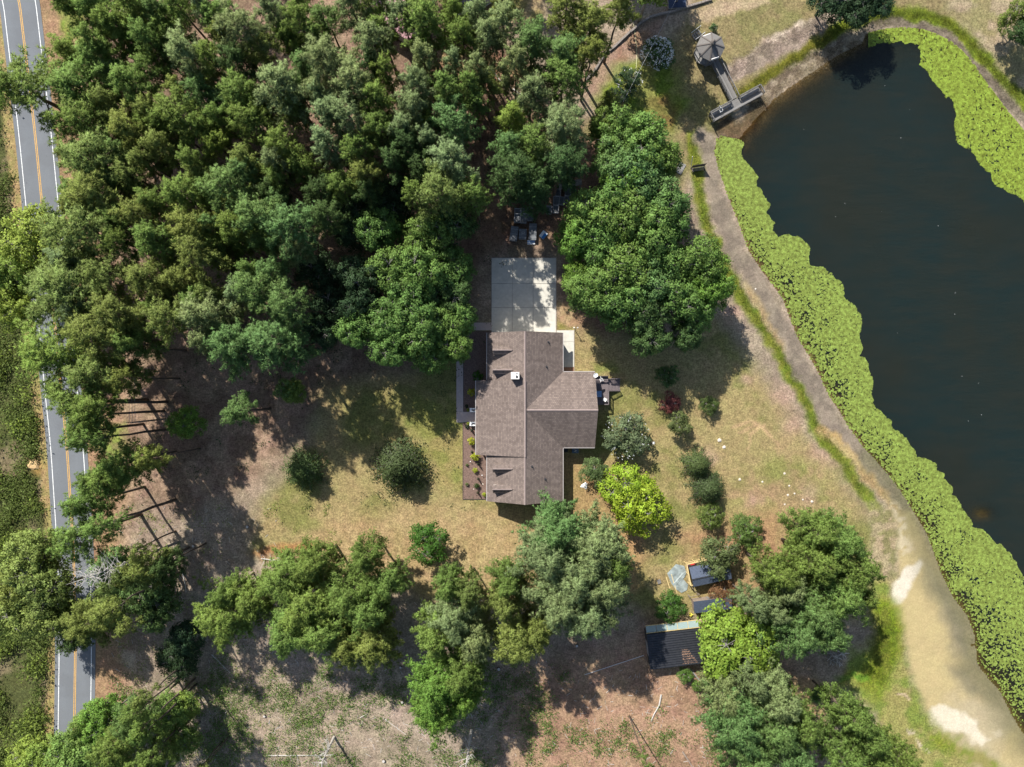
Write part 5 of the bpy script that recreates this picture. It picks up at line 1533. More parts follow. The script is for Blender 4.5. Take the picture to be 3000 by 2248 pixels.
def quads_from(c, d, w, l, rng, tri=True):
    """blades: c base points, d directions (unit), w width, l length -> triangles"""
    m = len(c)
    r = rng.normal(size=(m, 3)); s = np.cross(d, r); s /= np.linalg.norm(s, axis=1, keepdims=True) + 1e-9
    a = c - s * w[:, None] * .5; b = c + s * w[:, None] * .5; t = c + d * l[:, None]
    return np.stack([a, b, t], 1).reshape(-1, 3), np.arange(m * 3, dtype=np.int32).reshape(m, 3)
def shaded_mesh(name, V, F, nrm):
    """faces wound to agree with the outward normals of the spray they belong to, which they also shade with"""
    k = F.shape[1]
    P = V[F]
    g = np.cross(P[:, 1] - P[:, 0], P[:, 2] - P[:, 0])
    flip = (g * nrm).sum(1) < 0
    F = F.copy(); F[flip] = F[flip][:, ::-1]
    me = np_mesh(name, V, F, True)
    me.normals_split_custom_set_from_vertices(np.repeat(nrm, k, 0).tolist())
    return me
def leaves_from(c, nrm, size, rng):
    m = len(c)
    r = rng.normal(size=(m, 3)); u = np.cross(nrm, r); u /= np.linalg.norm(u, axis=1, keepdims=True) + 1e-9
    v = np.cross(nrm, u)
    su = (size * rng.uniform(.55, .8, m))[:, None]; sv = (size * rng.uniform(.9, 1.2, m))[:, None]
    q = np.stack([c - v * sv * .5, c + u * su * .5, c + v * sv * .5, c - u * su * .5], 1)
    return q.reshape(-1, 3), np.arange(m * 4, dtype=np.int32).reshape(m, 4)
def unit(v): return v / (np.linalg.norm(v, axis=-1, keepdims=True) + 1e-9)

def pine_meshes(seed, Ht=20.0, Rr=3.6, cf=.46, nl=44, lean=0.0, gap=0.0):
    rng = np.random.default_rng(seed)
    tr = MB()
    zs = np.linspace(0, 1, 7)
    wob = rng.normal(0, .12, (7, 2)); wob[0] = 0
    tp = [(wob[i][0] * zs[i] * 2, wob[i][1] * zs[i] * 2, -.3 + zs[i] * (Ht * .985 + .3)) for i in range(7)]
    tr.tube(tp, [.27, .235, .21, .18, .14, .09, .03], 8)
    def trunk_at(z):
        t = np.clip((z + .3) / (Ht * .985 + .3), 0, 1) * 6; i = min(int(t), 5); f = t - i
        return np.array(tp[i]) * (1 - f) + np.array(tp[i + 1]) * f
    C = []; D = []
    lobes = rng.uniform(.66, 1.24, 8)
    for i in range(nl):
        t = (i + rng.random()) / nl
        if gap and t < .5 and rng.random() < gap: continue
        z0 = Ht * (1 - cf) + t * Ht * cf * .97
        az = i * 2.399 + rng.normal(0, .35)
        lob = lobes[int((az % 6.283) / 6.284 * 8)]
        Ln = Rr * (.30 + .75 * (1 - t ** 1.9)) * (.62 + .38 * min(1, t / .22)) * rng.uniform(.72, 1.12) * lob
        if t < .12: Ln *= rng.uniform(.5, 1)
        el = R(-6 + 58 * t + rng.normal(0, 7))
        p0 = trunk_at(z0)
        hd = np.array([math.cos(az), math.sin(az), 0])
        p1 = p0 + hd * Ln * .5 * math.cos(el) + np.array([0, 0, Ln * .5 * math.sin(el)])
        p2 = p0 + hd * Ln * math.cos(el) + np.array([0, 0, Ln * math.sin(el) + .16 * Ln])
        tr.tube([tuple(p0), tuple(p1), tuple(p2)], [.055, .04, .014], 4, False)
        side = np.array([-hd[1], hd[0], 0])
        ncl = max(3, int(Ln * 2.5))
        for k in range(ncl):
            s = rng.uniform(.34, 1.0) if k else 1.0
            base = (p0 * (1 - 2 * s) + p1 * 2 * s) if s < .5 else (p1 * (2 - 2 * s) + p2 * (2 * s - 1))
            off = rng.normal(0, .30) * Ln * (1.15 - s) if k else 0
            c = base + side * off + np.array([0, 0, rng.uniform(.0, .35)])
            if abs(off) > .3: tr.tube([tuple(base), tuple(c)], [.022, .01], 3, False)
            C.append(c); D.append(unit(hd * .7 + side * np.sign(off) * .5 * (abs(off) > .2) + np.array([0, 0, .8])))
    C = np.array(C); D = np.array(D)
    # tufts round each clump centre, needles from each tuft
    nt_ = 9
    rc = rng.uniform(.40, .66, len(C))
    u = unit(rng.normal(size=(len(C), nt_, 3))) * (rng.random((len(C), nt_, 1)) ** .45)
    u[..., 2] = u[..., 2] * .62 + .1
    dh = D * np.array([1, 1, 0]); dh = dh / (np.linalg.norm(dh, axis=1, keepdims=True) + 1e-6)
    al = (u * dh[:, None]).sum(-1, keepdims=True)
    us = u * .82 + dh[:, None] * al * .75
    Tc = (C[:, None] + us * rc[:, None, None]).reshape(-1, 3)
    Td = unit(np.repeat(D, nt_, 0) + u.reshape(-1, 3) * 1.0)
    nn = 11
    nd = unit(np.repeat(Td, nn, 0) * .75 + rng.normal(size=(len(Tc) * nn, 3)) * .75)
    nc = np.repeat(Tc, nn, 0) + nd * .03
    m = len(nc)
    V, F = quads_from(nc, nd, rng.uniform(.055, .095, m), rng.uniform(.24, .42, m), rng)
    axis_p = np.array([0, 0, Ht * (1 - cf * .75)])
    big = unit(np.repeat(Tc, nn, 0) - axis_p)
    nrm = unit(np.repeat(u.reshape(-1, 3), nn, 0) * .5 + nd * .75 + big * .3 + np.array([0, 0, .45]) + rng.normal(size=nd.shape) * .25)
    return tr.mesh('pine_trunk', smooth=True), shaded_mesh('pine_crown', V, F, nrm)

def broad_meshes(seed, Ht=14.0, Rr=4.0, base=.30, lsize=.27, nlobe=11, nleaf=9000, flat=.85, airy=0.0, name='broadleaf'):
    rng = np.random.default_rng(seed)
    tr = MB()
    zc = Ht * (base + (1 - base) * .5); hz = Ht * (1 - base) * .5
    tr.tube([(0, 0, -.3), (rng.normal(0, .1), rng.normal(0, .1), Ht * base), (rng.normal(0, .2), rng.normal(0, .2), zc), (0, 0, zc + hz * .6)], [.028 * Ht * .7, .02 * Ht * .7, .012 * Ht * .7, .05], 8)
    P = []; Nn = []
    # lobes at several levels make an uneven outline; leaf sprays sit on their shells
    lob = []
    for i in range(nlobe):
        a = i * 2.399 + rng.normal(0, .3)
        h = -0.55 + 1.45 * ((i + .5) / nlobe)
        rad = math.sqrt(max(0.05, 1 - min(1, abs(h)) ** 2)) * .62 * rng.uniform(.75, 1.15)
        lob.append((np.array([math.cos(a) * rad * Rr, math.sin(a) * rad * Rr, zc + h * hz * .75]), Rr * rng.uniform(.34, .52)))
    for c, r in lob:
        tr.tube([(0, 0, max(Ht * base, c[2] - r - Ht * .12)), tuple(c * np.array([.5, .5, 1]) - np.array([0, 0, r * .5])), tuple(c)], [.010 * Ht, .006 * Ht, .02], 5, False)
        ns = int(15 * (r / (Rr * .42)) ** 2)
        u = unit(rng.normal(size=(ns, 3))); u[:, 2] = np.abs(u[:, 2]) * .9 - .22
        u = unit(u)
        q = c + u * r * rng.uniform(.62, 1.08, (ns, 1)) * np.array([1, 1, flat])
        for k in range(0, ns, 2): tr.tube([tuple(c), tuple(q[k])], [.02 + .002 * Ht, .008], 3, False)
        P.append(q); Nn.append(u)
    P = np.concatenate(P); Nn = np.concatenate(Nn)
    per = max(6, int(nleaf / len(P)))
    sc = Rr * .080 + lsize * .40
    off = unit(rng.normal(size=(len(P), per, 3))) * rng.random((len(P), per, 1)) ** .55 * sc * 1.75 * np.array([1, 1, .6])
    c = (P[:, None] + off).reshape(-1, 3)
    n = unit(np.repeat(Nn, per, 0) * .5 + np.array([0, 0, .75]) + rng.normal(size=c.shape) * .55)
    sn = unit(np.repeat(Nn, per, 0) * .55 + unit(off.reshape(-1, 3) * np.array([1, 1, 1.6])) * .8 + n * .5 + np.array([0, 0, .35]) + rng.normal(size=n.shape) * .3)
    if airy:
        k = rng.random(len(c)) > airy; c, n, sn = c[k], n[k], sn[k]
    V, F = leaves_from(c, n, lsize * rng.uniform(.7, 1.25, len(c)), rng)
    return tr.mesh(name + '_trunk', smooth=True), shaded_mesh(name + '_crown', V, F, sn)

def cone_meshes(seed, Ht=6.0, Rr=2.6, lsize=.17, n=9000, power=.75, base=.05):
    rng = np.random.default_rng(seed)
    tr = MB().tube([(0, 0, -.2), (0, 0, Ht * .95)], [.16, .02], 8)
    C = []
    nb_ = 150
    for i in range(nb_):
        t = (i + rng.random()) / nb_
        z = Ht * (base + (1 - base) * t)
        r = Rr * (1 - t) ** power * rng.uniform(.72, 1.14)
        a = i * 2.399 + rng.normal(0, .2)
        e = np.array([math.cos(a) * r, math.sin(a) * r, z - r * .1])
        tr.tube([(0, 0, z - .1), tuple(e)], [.03, .008], 3, False)
        for s in (.45, .62, .78, .9, 1.0):
            C.append((e * np.array([s, s, 1]), a))
    per = max(4, int(n / len(C)))
    P = np.array([c for c, a in C])
    U = unit(np.array([[math.cos(a), math.sin(a), .8] for c, a in C]))
    c = (P[:, None] + rng.normal(size=(len(P), per, 3)) * Rr * .075).reshape(-1, 3)
    nrm = unit(np.repeat(U, per, 0) + rng.normal(size=c.shape) * .6)
    V, F = leaves_from(c, nrm, lsize * rng.uniform(.7, 1.3, len(c)), rng)
    sn = unit(np.repeat(U, per, 0) * .8 + nrm * .5)
    return tr.mesh('evergreen_trunk', smooth=True), shaded_mesh('evergreen_crown', V, F, sn)

PINES = [(*pine_meshes(100 + i, 20, 3.7, cf, nl, 0, gap), 20.0, 3.7) for i, (cf, nl, gap) in enumerate(((.44, 46, 0), (.50, 50, 0), (.40, 40, .25), (.54, 52, 0), (.42, 36, .4), (.46, 48, 0), (.36, 34, .1), (.58, 54, .2)))]
OPENP = [(*pine_meshes(160 + i, 17, 4.3, cf, nl, 0, gap), 17.0, 4.3) for i, (cf, nl, gap) in enumerate(((.70, 66, .05), (.66, 62, .12), (.74, 70, 0)))]
THINP = [(*pine_meshes(140 + i, 20, 2.5, .30, 22, 0, .35), 20.0, 2.5) for i in range(2)]
BROAD = [(*broad_meshes(200 + i, 14, 4.2, .26, .32, 14 + i, 10500), 14.0, 4.2) for i in range(4)]
SMALLB = [(*broad_meshes(230 + i, 5.0, 2.1, .16, .17, 9 + i, 5200, .95), 5.0, 2.1) for i in range(3)]
AIRYB = [(*broad_meshes(250 + i, 5.5, 2.1, .22, .19, 10, 5200, .95, .12), 5.5, 2.1) for i in range(2)]
SHRUB = [(*broad_meshes(270 + i, 1.1, .7, .05, .09, 7, 1500, .9), 1.1, .7) for i in range(2)]
CONE = [(*cone_meshes(300 + i, 6.5, 2.7), 6.5, 2.7) for i in range(2)]
CYPR = [(*cone_meshes(320, 13.0, 1.25, .16, 8000, .5), 13.0, 1.25)]
for t, c, *_ in PINES + THINP + OPENP: t.materials.append(M['bark']); c.materials.append(M['needles'])
for t, c, *_ in BROAD + SMALLB + AIRYB + SHRUB + CONE + CYPR: t.materials.append(M['bark_grey']); c.materials.append(M['leaf'])
KIND = {'open': (OPENP, 'pine_tree', 'tree', 'pine'), 'pine': (PINES, 'pine_tree', 'tree', 'pine'), 'thin': (THINP, 'pine_tree', 'tree', 'slender pine'), 'broad': (BROAD, 'broadleaf_tree', 'tree', 'broadleaf tree'),
        'small': (SMALLB, 'small_tree', 'tree', 'small tree'), 'airy': (AIRYB, 'small_tree', 'tree', 'airy small tree'), 'shrub': (SHRUB, 'shrub', 'shrub', 'shrub'),
        'cone': (CONE, 'evergreen_tree', 'tree', 'evergreen'), 'cypress': (CYPR, 'cypress_tree', 'tree', 'cypress')}
trng = random.Random(77)
PLANTED = []
def plant(kind, x, y, z, rad, ht, tone, label, group=None, jitter=.10):
    variants, name, cat, _ = KIND[kind]
    tm, cm, H0, R0 = trng.choice(variants)
    e = thing(name, label, cat, (x, y, z), group, trng.uniform(0, 6.28))
    s = rad / R0
    e.scale = (s, s, ht / H0)
    a = mesh_obj('trunk', tm, None, e)
    b = mesh_obj('crown', cm, None, e)
    c = TONE[tone] if isinstance(tone, str) else tuple(v * (1.75 if kind == 'airy' else 1.45 if kind == 'small' and max(tone) < .2 else 1.3) for v in tone)
    j = trng.uniform(1 - jitter, 1 + jitter); k = trng.uniform(.93, 1.07)
    b.color = (c[0] * j * k, c[1] * j, c[2] * j / k, 1)
    return e
def crown_at(kind, px, py, rpx, ht):
    """picture crown centre + radius -> base point on the ground and crown radius"""
    fc = {'open': .70, 'pine': .80, 'thin': .85, 'broad': .66, 'small': .55, 'airy': .55, 'shrub': .5, 'cone': .42, 'cypress': .5}[kind]
    zc = ht * fc
    x, y, _ = at(px, py, zc)
    return x, y, rpx * TANH * (H - zc) / 1500.0

# ---- every crown one can tell apart: tile, then (x, y, radius, tone) in that tile's enlarged pixels
PN = {
 'A': [(180, 590, 215, 'g', 22), (480, 350, 95, 'g', 18), (640, 290, 120, 'g', 20), (650, 430, 125, 'g', 19), (500, 590, 175, 'g', 20), (850, 560, 140, 'g', 20), (980, 290, 125, 'g', 21), (1230, 380, 155, 'p', 22), (480, 40, 110, 'g', 20),
       (640, 60, 140, 'g', 21), (760, 170, 130, 'g', 20), (900, 60, 130, 'g', 21), (1040, 90, 120, 'b', 20), (1170, 60, 120, 'g', 21), (1330, 60, 130, 'p', 21), (1430, 150, 115, 'g', 20), (1320, 600, 115, 'b', 18), (1180, 590, 85, 'o', 17),
       (1560, 420, 110, 'd', 20), (1610, 230, 155, 'p', 22), (1830, 560, 175, 'p', 22), (2120, 420, 165, 'p', 22), (1960, 170, 110, 'g', 21), (1560, 640, 155, 'g', 21), (1660, 800, 130, 'g', 20), (1200, 780, 155, 'g', 20), (850, 870, 150, 'o', 20),
       (560, 800, 165, 'g', 20), (1060, 950, 120, 'o', 19), (1420, 950, 118, 'y', 17), (620, 1050, 185, 'o', 21), (620, 1260, 170, 'o', 21), (880, 1150, 110, 'o', 18), (1620, 1050, 110, 'o', 19), (1840, 960, 130, 'g', 20), (1960, 1090, 110, 'g', 18),
       (1500, 1220, 175, 'b', 21), (1180, 1260, 140, 'g', 20), (920, 1400, 150, 'o', 20), (1680, 1420, 160, 'b', 22), (1900, 1480, 190, 'b', 22), (580, 1480, 185, 'o', 21), (1280, 1480, 135, 'o', 20), (1010, 1560, 150, 'g', 20), (1300, 1630, 150, 'o', 20),
       (2150, 760, 110, 'p', 21), (2130, 930, 120, 'p', 20), (1780, 90, 100, 'p', 21), (720, 670, 110, 'o', 19), (1390, 420, 90, 'g', 20), (1000, 740, 100, 'o', 19), (1750, 1260, 110, 'd', 17), (2080, 1250, 120, 'd', 17), (1420, 780, 95, 'g', 19)],
 'B': [(70, 60, 110, 'p', 21), (180, 40, 95, 'g', 20), (210, 300, 130, 'p', 22), (305, 490, 95, 'g', 21), (100, 560, 150, 'p', 22), (530, 380, 110, 'p', 21), (560, 150, 150, 'g', 22), (730, 120, 90, 'g', 20), (880, 110, 110, 'p', 20), (1040, 190, 115, 'p', 20),
       (780, 250, 115, 'g', 20), (930, 270, 115, 'p', 20), (740, 440, 90, 'p', 20), (880, 470, 95, 'p', 20), (480, 570, 110, 'p', 21), (690, 590, 120, 'g', 21), (830, 570, 100, 'g', 20), (470, 710, 135, 'p', 21), (60, 790, 125, 'p', 22), (230, 650, 120, 'g', 21),
       (740, 830, 150, 'b', 20), (400, 850, 115, 'p', 20), (690, 1050, 150, 'p', 21), (640, 1270, 170, 'o', 22), (1240, 310, 140, 'b', 20), (1420, 380, 150, 'b', 20), (1130, 420, 100, 'p', 20), (1450, 540, 140, 'g', 19), (1230, 600, 140, 'p', 19), (1100, 770, 115, 'y', 18),
       (1400, 820, 190, 'p', 20), (1080, 970, 110, 'b', 19), (1250, 960, 110, 'g', 19), (1150, 1120, 170, 'd', 20), (1420, 1080, 150, 'd', 20), (1620, 190, 160, 'o', 21), (1470, 60, 140, 'o', 21), (1800, 70, 120, 'o', 21), (1620, 370, 110, 'o', 20), (1260, 1250, 130, 'd', 18),
       (400, 120, 100, 'p', 20), (240, 860, 120, 'g', 20), (560, 930, 110, 'p', 19), (110, 980, 130, 'g', 20), (330, 1050, 120, 'd', 19), (520, 1110, 110, 'd', 18), (880, 700, 90, 'g', 18)],
 'D': [(430, 190, 220, 'o', 21), (720, 120, 150, 'o', 20), (960, 160, 150, 'o', 20), (1180, 150, 120, 'o', 19), (780, 370, 170, 'o', 21), (1110, 410, 150, 'o', 21), (1330, 390, 165, 'p', 21), (1670, 220, 165, 'b', 22), (1880, 330, 170, 'b', 22), (1510, 590, 165, 'b', 21), (1790, 560, 200, 'b', 21),
       (640, 510, 150, 'o', 21), (880, 580, 125, 'g', 20), (370, 640, 190, 'y', 21), (600, 760, 150, 'o', 21), (850, 790, 95, 'o', 19), (560, 950, 155, 'g', 21), (560, 1130, 105, 'g', 20), (1560, 1010, 125, 'b', 16), (800, 1340, 150, 'g', 20), (1000, 1310, 90, 'o', 19), (650, 1440, 90, 'g', 20), (570, 1600, 105, 'g', 20), (1940, 590, 120, 'b', 19), (1350, 560, 90, 'p', 20)],
 'G': [(540, 150, 175, 'g', 20), (900, 400, 130, 'o', 20), (600, 720, 130, 'o', 18), (1480, 660, 170, 'g', 15), (1640, 560, 110, 'g', 14), (1860, 430, 150, 'g', 15), (2060, 330, 120, 'g', 16), (2000, 600, 170, 'g', 16), (1900, 760, 140, 'g', 15), (2130, 760, 150, 'g', 16), (1480, 520, 80, 'g', 15),
       (1080, 340, 90, 'd', 17), (880, 1350, 110, 'b', 17), (780, 1500, 160, 'g', 18), (1000, 1560, 110, 'g', 17)],
 'H': [(60, 560, 150, 'g', 16), (170, 300, 95, 'g', 16), (320, 440, 95, 'g', 15), (190, 640, 130, 'g', 16), (190, 850, 150, 'o', 15), (40, 860, 130, 'o', 15), (700, 470, 85, 'g', 18), (830, 510, 80, 'o', 18), (740, 660, 140, 'p', 18), (630, 800, 135, 'g', 18), (850, 800, 140, 'p', 18), (620, 1120, 150, 'e', 17), (800, 1010, 120, 'g', 18), (650, 1290, 140, 'e', 16), (830, 1150, 95, 'e', 16),
       (1070, 450, 100, 'g', 18), (1060, 590, 110, 'o', 18), (1150, 800, 155, 'o', 18), (1400, 110, 150, 'b', 19), (1340, 300, 170, 'p', 20), (1630, 230, 190, 'p', 20), (1500, 440, 190, 'p', 20), (1730, 460, 160, 'p', 20), (1390, 600, 165, 'p', 20), (1600, 640, 170, 'p', 20), (1270, 760, 95, 'o', 18), (1770, 330, 110, 'g', 19)],
 'I': [(830, 130, 120, 'g', 17), (1010, 170, 155, 'g', 18), (850, 300, 150, 'g', 18), (1080, 350, 140, 'g', 18), (1000, 520, 160, 'g', 18), (1130, 540, 90, 'g', 17), (580, 390, 115, 'g', 17), (660, 500, 130, 'p', 17), (820, 640, 160, 'b', 18), (720, 760, 140, 'b', 18), (900, 780, 130, 'b', 18), (450, 590, 90, 'p', 15), (570, 620, 80, 'p', 16),
       (250, 1180, 120, 'p', 16), (430, 1080, 100, 'p', 17), (590, 1190, 150, 'p', 18), (330, 1350, 170, 'b', 19), (560, 1370, 170, 'b', 19), (740, 1320, 130, 'g', 18), (450, 1560, 170, 'b', 19), (720, 1570, 160, 'b', 19), (1060, 1310, 110, 'g', 17), (1170, 1420, 115, 'g', 17), (1050, 1560, 130, 'g', 17), (1230, 1580, 110, 'g', 17), (1400, 1560, 105, 'g', 16)],
}
BR = {
 'A': [(240, 1570, 185, 'y', 16)],
 'B': [(1780, 880, 150, 'h', 17), (1960, 950, 165, 'h', 18), (1760, 1040, 130, 'b', 17), (2060, 1070, 120, 'h', 17), (1900, 1170, 170, 'b', 18), (2080, 1290, 140, 'b', 17), (1620, 1400, 165, 'h', 17), (1830, 1430, 160, 'h', 18), (1520, 1560, 120, 'e', 15), (1680, 1600, 130, 'h', 16), (2010, 1530, 165, 'h', 18), (250, 1500, 130, 'h', 15), (560, 1530, 145, 'h', 15), (90, 1430, 150, 'k', 13), (330, 1310, 140, 'k', 13), (730, 1440, 130, 'd', 15), (1730, 700, 70, 'o', 13), (1700, 830, 90, 'g', 15)],
 'Q': [(2045, 770, 64, 'h', 16), (1985, 880, 66, 'h', 16), (1950, 640, 62, 'h', 17), (1800, 600, 58, 'h', 17), (1735, 850, 64, 'h', 16), (2090, 850, 52, 'e', 14), (1900, 980, 56, 'd', 14), (1830, 520, 60, 'e', 17)],
 'D': [(90, 150, 150, 'y', 16), (120, 330, 130, 'y', 15), (1200, 1080, 95, 'e', 9), (2080, 120, 130, 'k', 13), (2180, 330, 130, 'k', 13), (2100, 480, 110, 'k', 12), (1900, 880, 70, 'g', 9)],
 'E': [(340, 130, 150, 'h', 16), (520, 100, 140, 'h', 16), (720, 110, 140, 'h', 12), (460, 300, 150, 'h', 16), (700, 250, 130, 'd', 12), (300, 420, 140, 'h', 16), (500, 480, 150, 'h', 16), (700, 440, 140, 'h', 12), (330, 590, 120, 'h', 16), (570, 620, 120, 'h', 12), (730, 600, 100, 'h', 12), (110, 480, 110, 'h', 16), (130, 150, 140, 'k', 16), (120, 320, 120, 'k', 16), (800, 390, 70, 'h', 12),
       (1620, 230, 150, 'h', 15), (1830, 110, 170, 'h', 17), (1530, 130, 90, 'e', 12), (1800, 310, 150, 'h', 16), (2000, 170, 150, 'b', 16), (1980, 370, 120, 'd', 15), (2090, 20, 140, 'h', 16)],
 'F': [(130, 110, 140, 'e', 14), (60, 260, 120, 'e', 14), (90, 400, 100, 'h', 13), (190, 200, 90, 'e', 13), (30, 520, 90, 'd', 13)],
 'G': [(250, 310, 170, 'o', 16), (140, 470, 130, 'o', 15), (330, 520, 150, 'o', 16), (180, 680, 150, 'o', 15), (370, 700, 120, 'o', 15), (740, 380, 130, 'b', 14), (940, 480, 150, 'd', 14), (700, 640, 120, 'o', 13), (500, 800, 100, 'd', 12), (1020, 620, 130, 'd', 12),
       (560, 1400, 100, 'g', 13), (680, 1340, 120, 'e', 13), (520, 1540, 150, 'g', 14), (340, 1600, 130, 'y', 13), (180, 1620, 120, 'y', 12), (1180, 1270, 90, 'y', 8), (1190, 1480, 100, 'g', 9), (1100, 1300, 110, 'g', 10), (720, 1600, 130, 'g', 13), (1160, 960, 120, 'k', 8), (1200, 820, 100, 'k', 8)],
 'C': [(1090, 20, 150, 'k', 9), (950, -10, 110, 'k', 8), (1250, 0, 115, 'k', 9)],
}
# crowns in plain sight with labels of their own: kind, tile, x, y, radius, tone, height, label
NAMED = [
 ('cone', 'E', 375, 1365, 165, (.062, .086, .032), 6.5, 'round dark green evergreen alone on the front lawn left of the mulch bed'),
 ('cone', 'D', 1965, 1385, 125, (.08, .118, .038), 5.5, 'mid-green bushy evergreen at the shade edge farther left on the lawn'),
 ('small', 'H', 562, 215, 110, (.045, .105, .018), 6.0, 'bright green leafy tree alone on the tan lawn below the house'),
 ('airy', 'E', 1650, 1395, 80, (.07, .10, .035), 4.5, 'sparse young tree next to the white sheet on the lawn'),
 ('small', 'E', 1840, 1500, 130, 'l', 7.0, 'northern half of the vivid lime-green clump behind the house'),
 ('small', 'E', 1920, 1610, 150, 'l', 8.0, 'southern half of the vivid lime-green clump behind the house'),
 ('airy', 'E', 1840, 1170, 120, (.075, .10, .05), 5.5, 'crape myrtle with white blossom edges behind the deck'),
 ('airy', 'E', 2128, 960, 58, 'r', 2.6, 'dark red Japanese maple at the tree-shade edge on the lawn'),
 ('airy', 'E', 2195, 1085, 62, (.08, .10, .035), 4.5, 'small olive tree with long shadow just below the red maple'),
 ('small', 'F', 165, 965, 52, (.06, .09, .026), 2.6, 'small round shrub-tree at the tip of the big tree shadow'),
 ('cone', 'F', 95, 1350, 95, (.08, .11, .036), 5.0, 'upper crown of the twin evergreen on the east lawn'),
 ('cone', 'F', 165, 1510, 110, (.066, .09, .032), 5.0, 'lower crown of the twin evergreen on the east lawn'),
 ('small', 'I', 175, 35, 70, (.10, .13, .028), 4.0, 'yellowish small tree at the foot of the twin evergreen'),
 ('small', 'I', 400, 125, 88, (.075, .125, .032), 4.0, 'bright small tree casting a long shadow toward the brush path'),
 ('airy', 'I', 235, 290, 108, (.075, .095, .035), 6.0, 'speckled tree overhanging the gabled coop roof'),
 ('airy', 'I', 270, 520, 70, (.14, .075, .035), 2.8, 'rusty brown dying shrub between the coop and the low shed'),
 ('broad', 'I', 350, 860, 215, (.185, .262, .038), 12.0, 'large lime-green tree covering the end of the black barn'),
 ('broad', 'I', 215, 800, 85, (.185, .262, .038), 7.5, 'lime-green tree over the low shed beside the barn'),
 ('broad', 'I', 450, 1000, 130, (.18, .255, .038), 10.0, 'lime-green tree farthest from the barn toward the lakeside pines'),
 ('small', 'H', 2120, 620, 82, (.05, .105, .02), 4.0, 'round bright green bush at the shade edge left of the yellow beams'),
 ('airy', 'I', 875, 1185, 45, (.05, .105, .03), 2.2, 'young broadleaf sapling alone on tan grass near the brush pile'),
 ('small', 'I', 15, 1060, 42, (.09, .15, .03), 2.2, 'small green bush at the lower wall of the barn'),
 ('small', 'I', 95, 1130, 30, (.09, .16, .03), 1.8, 'small bush beside the leaning grey plank'),
 ('small', 'B', 2045, 350, 98, (.05, .09, .03), 4.5, 'flowering shrub covered in white blossom by the garden wall'),
 ('small', 'B', 1860, 530, 80, (.035, .06, .026), 4.0, 'dark flowering shrub on the slope below the white-blossom one'),
 ('small', 'B', 1780, 650, 78, (.032, .055, .028), 4.0, 'dark glossy shrub beside the concrete pad, lowest of the slope shrubs'),
 ('cypress', 'B', 1066, 505, 26, (.018, .03, .014), 13.0, 'narrow blackish cypress column in the clearing of the upper wood'),
 ('small', 'C', 2150, 110, 95, (.13, .17, .035), 7.0, 'yellow-green tree at the far right edge above the pond'),
 ('broad', 'C', 2230, 190, 90, (.05, .09, .03), 8.0, 'dark green tree cut by the right frame edge above the pond'),
 ('shrub', 'C', 200, 185, 26, (.07, .12, .04), 1.3, 'spiky plant beside the gazebo roof'),
 ('small', 'D', 1880, 860, 60, 'b', 10, 'small pine-like tuft of foliage in the tree shade by the lawn'),
 ('airy', 'E', 2110, 770, 60, 'd', 4.5, 'low dim tree under the big tree shade by the red maple'),
]
for x, y, r, tone, lb in ((272, 507, 42, (.05, .125, .015), 'bright green round shrub in the shaded mulch bed by the dormers'), (224, 636, 32, (.34, .38, .03), 'yellow shrub in the upper mulch bed beside the walk'),):
    NAMED.append(('shrub', 'Z', 1300 + x / 2.7633, 920 + y / 2.7633, r / 2.7633, tone, 1.3, lb))
for x, y, r, tone, h, lb in ((290, 622, 62, (.36, .40, .035), 1.5, 'large yellow shrub under the porch roof edge, south of the step'), (352, 880, 72, (.36, .40, .035), 1.5, 'large yellow shrub at the corner of the porch roof'),
                          (342, 1090, 42, (.34, .40, .035), .9, 'small yellow shrub in the middle of the mulch bed'), (362, 1340, 46, (.04, .08, .02), 1.0, 'dark green shrub in the middle of the mulch bed'),
                          (494, 1488, 36, (.34, .40, .04), .8, 'small yellow shrub at the house corner end of the bed'), (216, 1012, 26, (.12, .16, .05), .5, 'tiny pale green plant at the bed edge by the small yellow shrub'),
                          (208, 1325, 30, (.12, .15, .05), .6, 'tiny pale green plant near the lawn end of the bed'), (230, 118, 26, (.30, .36, .05), .6, 'tiny yellow plant at the north step cheek'),
                          (228, 340, 26, (.30, .36, .05), .6, 'tiny yellow plant at the south step cheek'), (200, 60, 30, (.03, .05, .02), .6, 'spiky dark plant north of the step'), (210, 390, 34, (.03, .05, .025), .6, 'spiky dark plant south of the step'),
                          (285, 450, 26, (.06, .07, .045), 1.3, 'slim dark conifer nearest the step in the bed'), (290, 800, 24, (.06, .07, .045), 1.3, 'slim dark conifer between the two large yellow shrubs'),
                          (390, 990, 24, (.06, .08, .045), 1.5, 'slim dark conifer with a long shadow by the small yellow shrub'), (390, 1235, 22, (.05, .06, .035), 1.4, 'slim dark conifer above the dark green shrub'), (385, 1460, 24, (.05, .06, .035), 1.4, 'slim dark conifer at the southern end of the bed')):
    px_, py_ = ZB(x, y)
    NAMED.append(('shrub' if 'conifer' not in lb else 'cone', 'Z', px_, py_, r / 5.523, tone, h, lb))

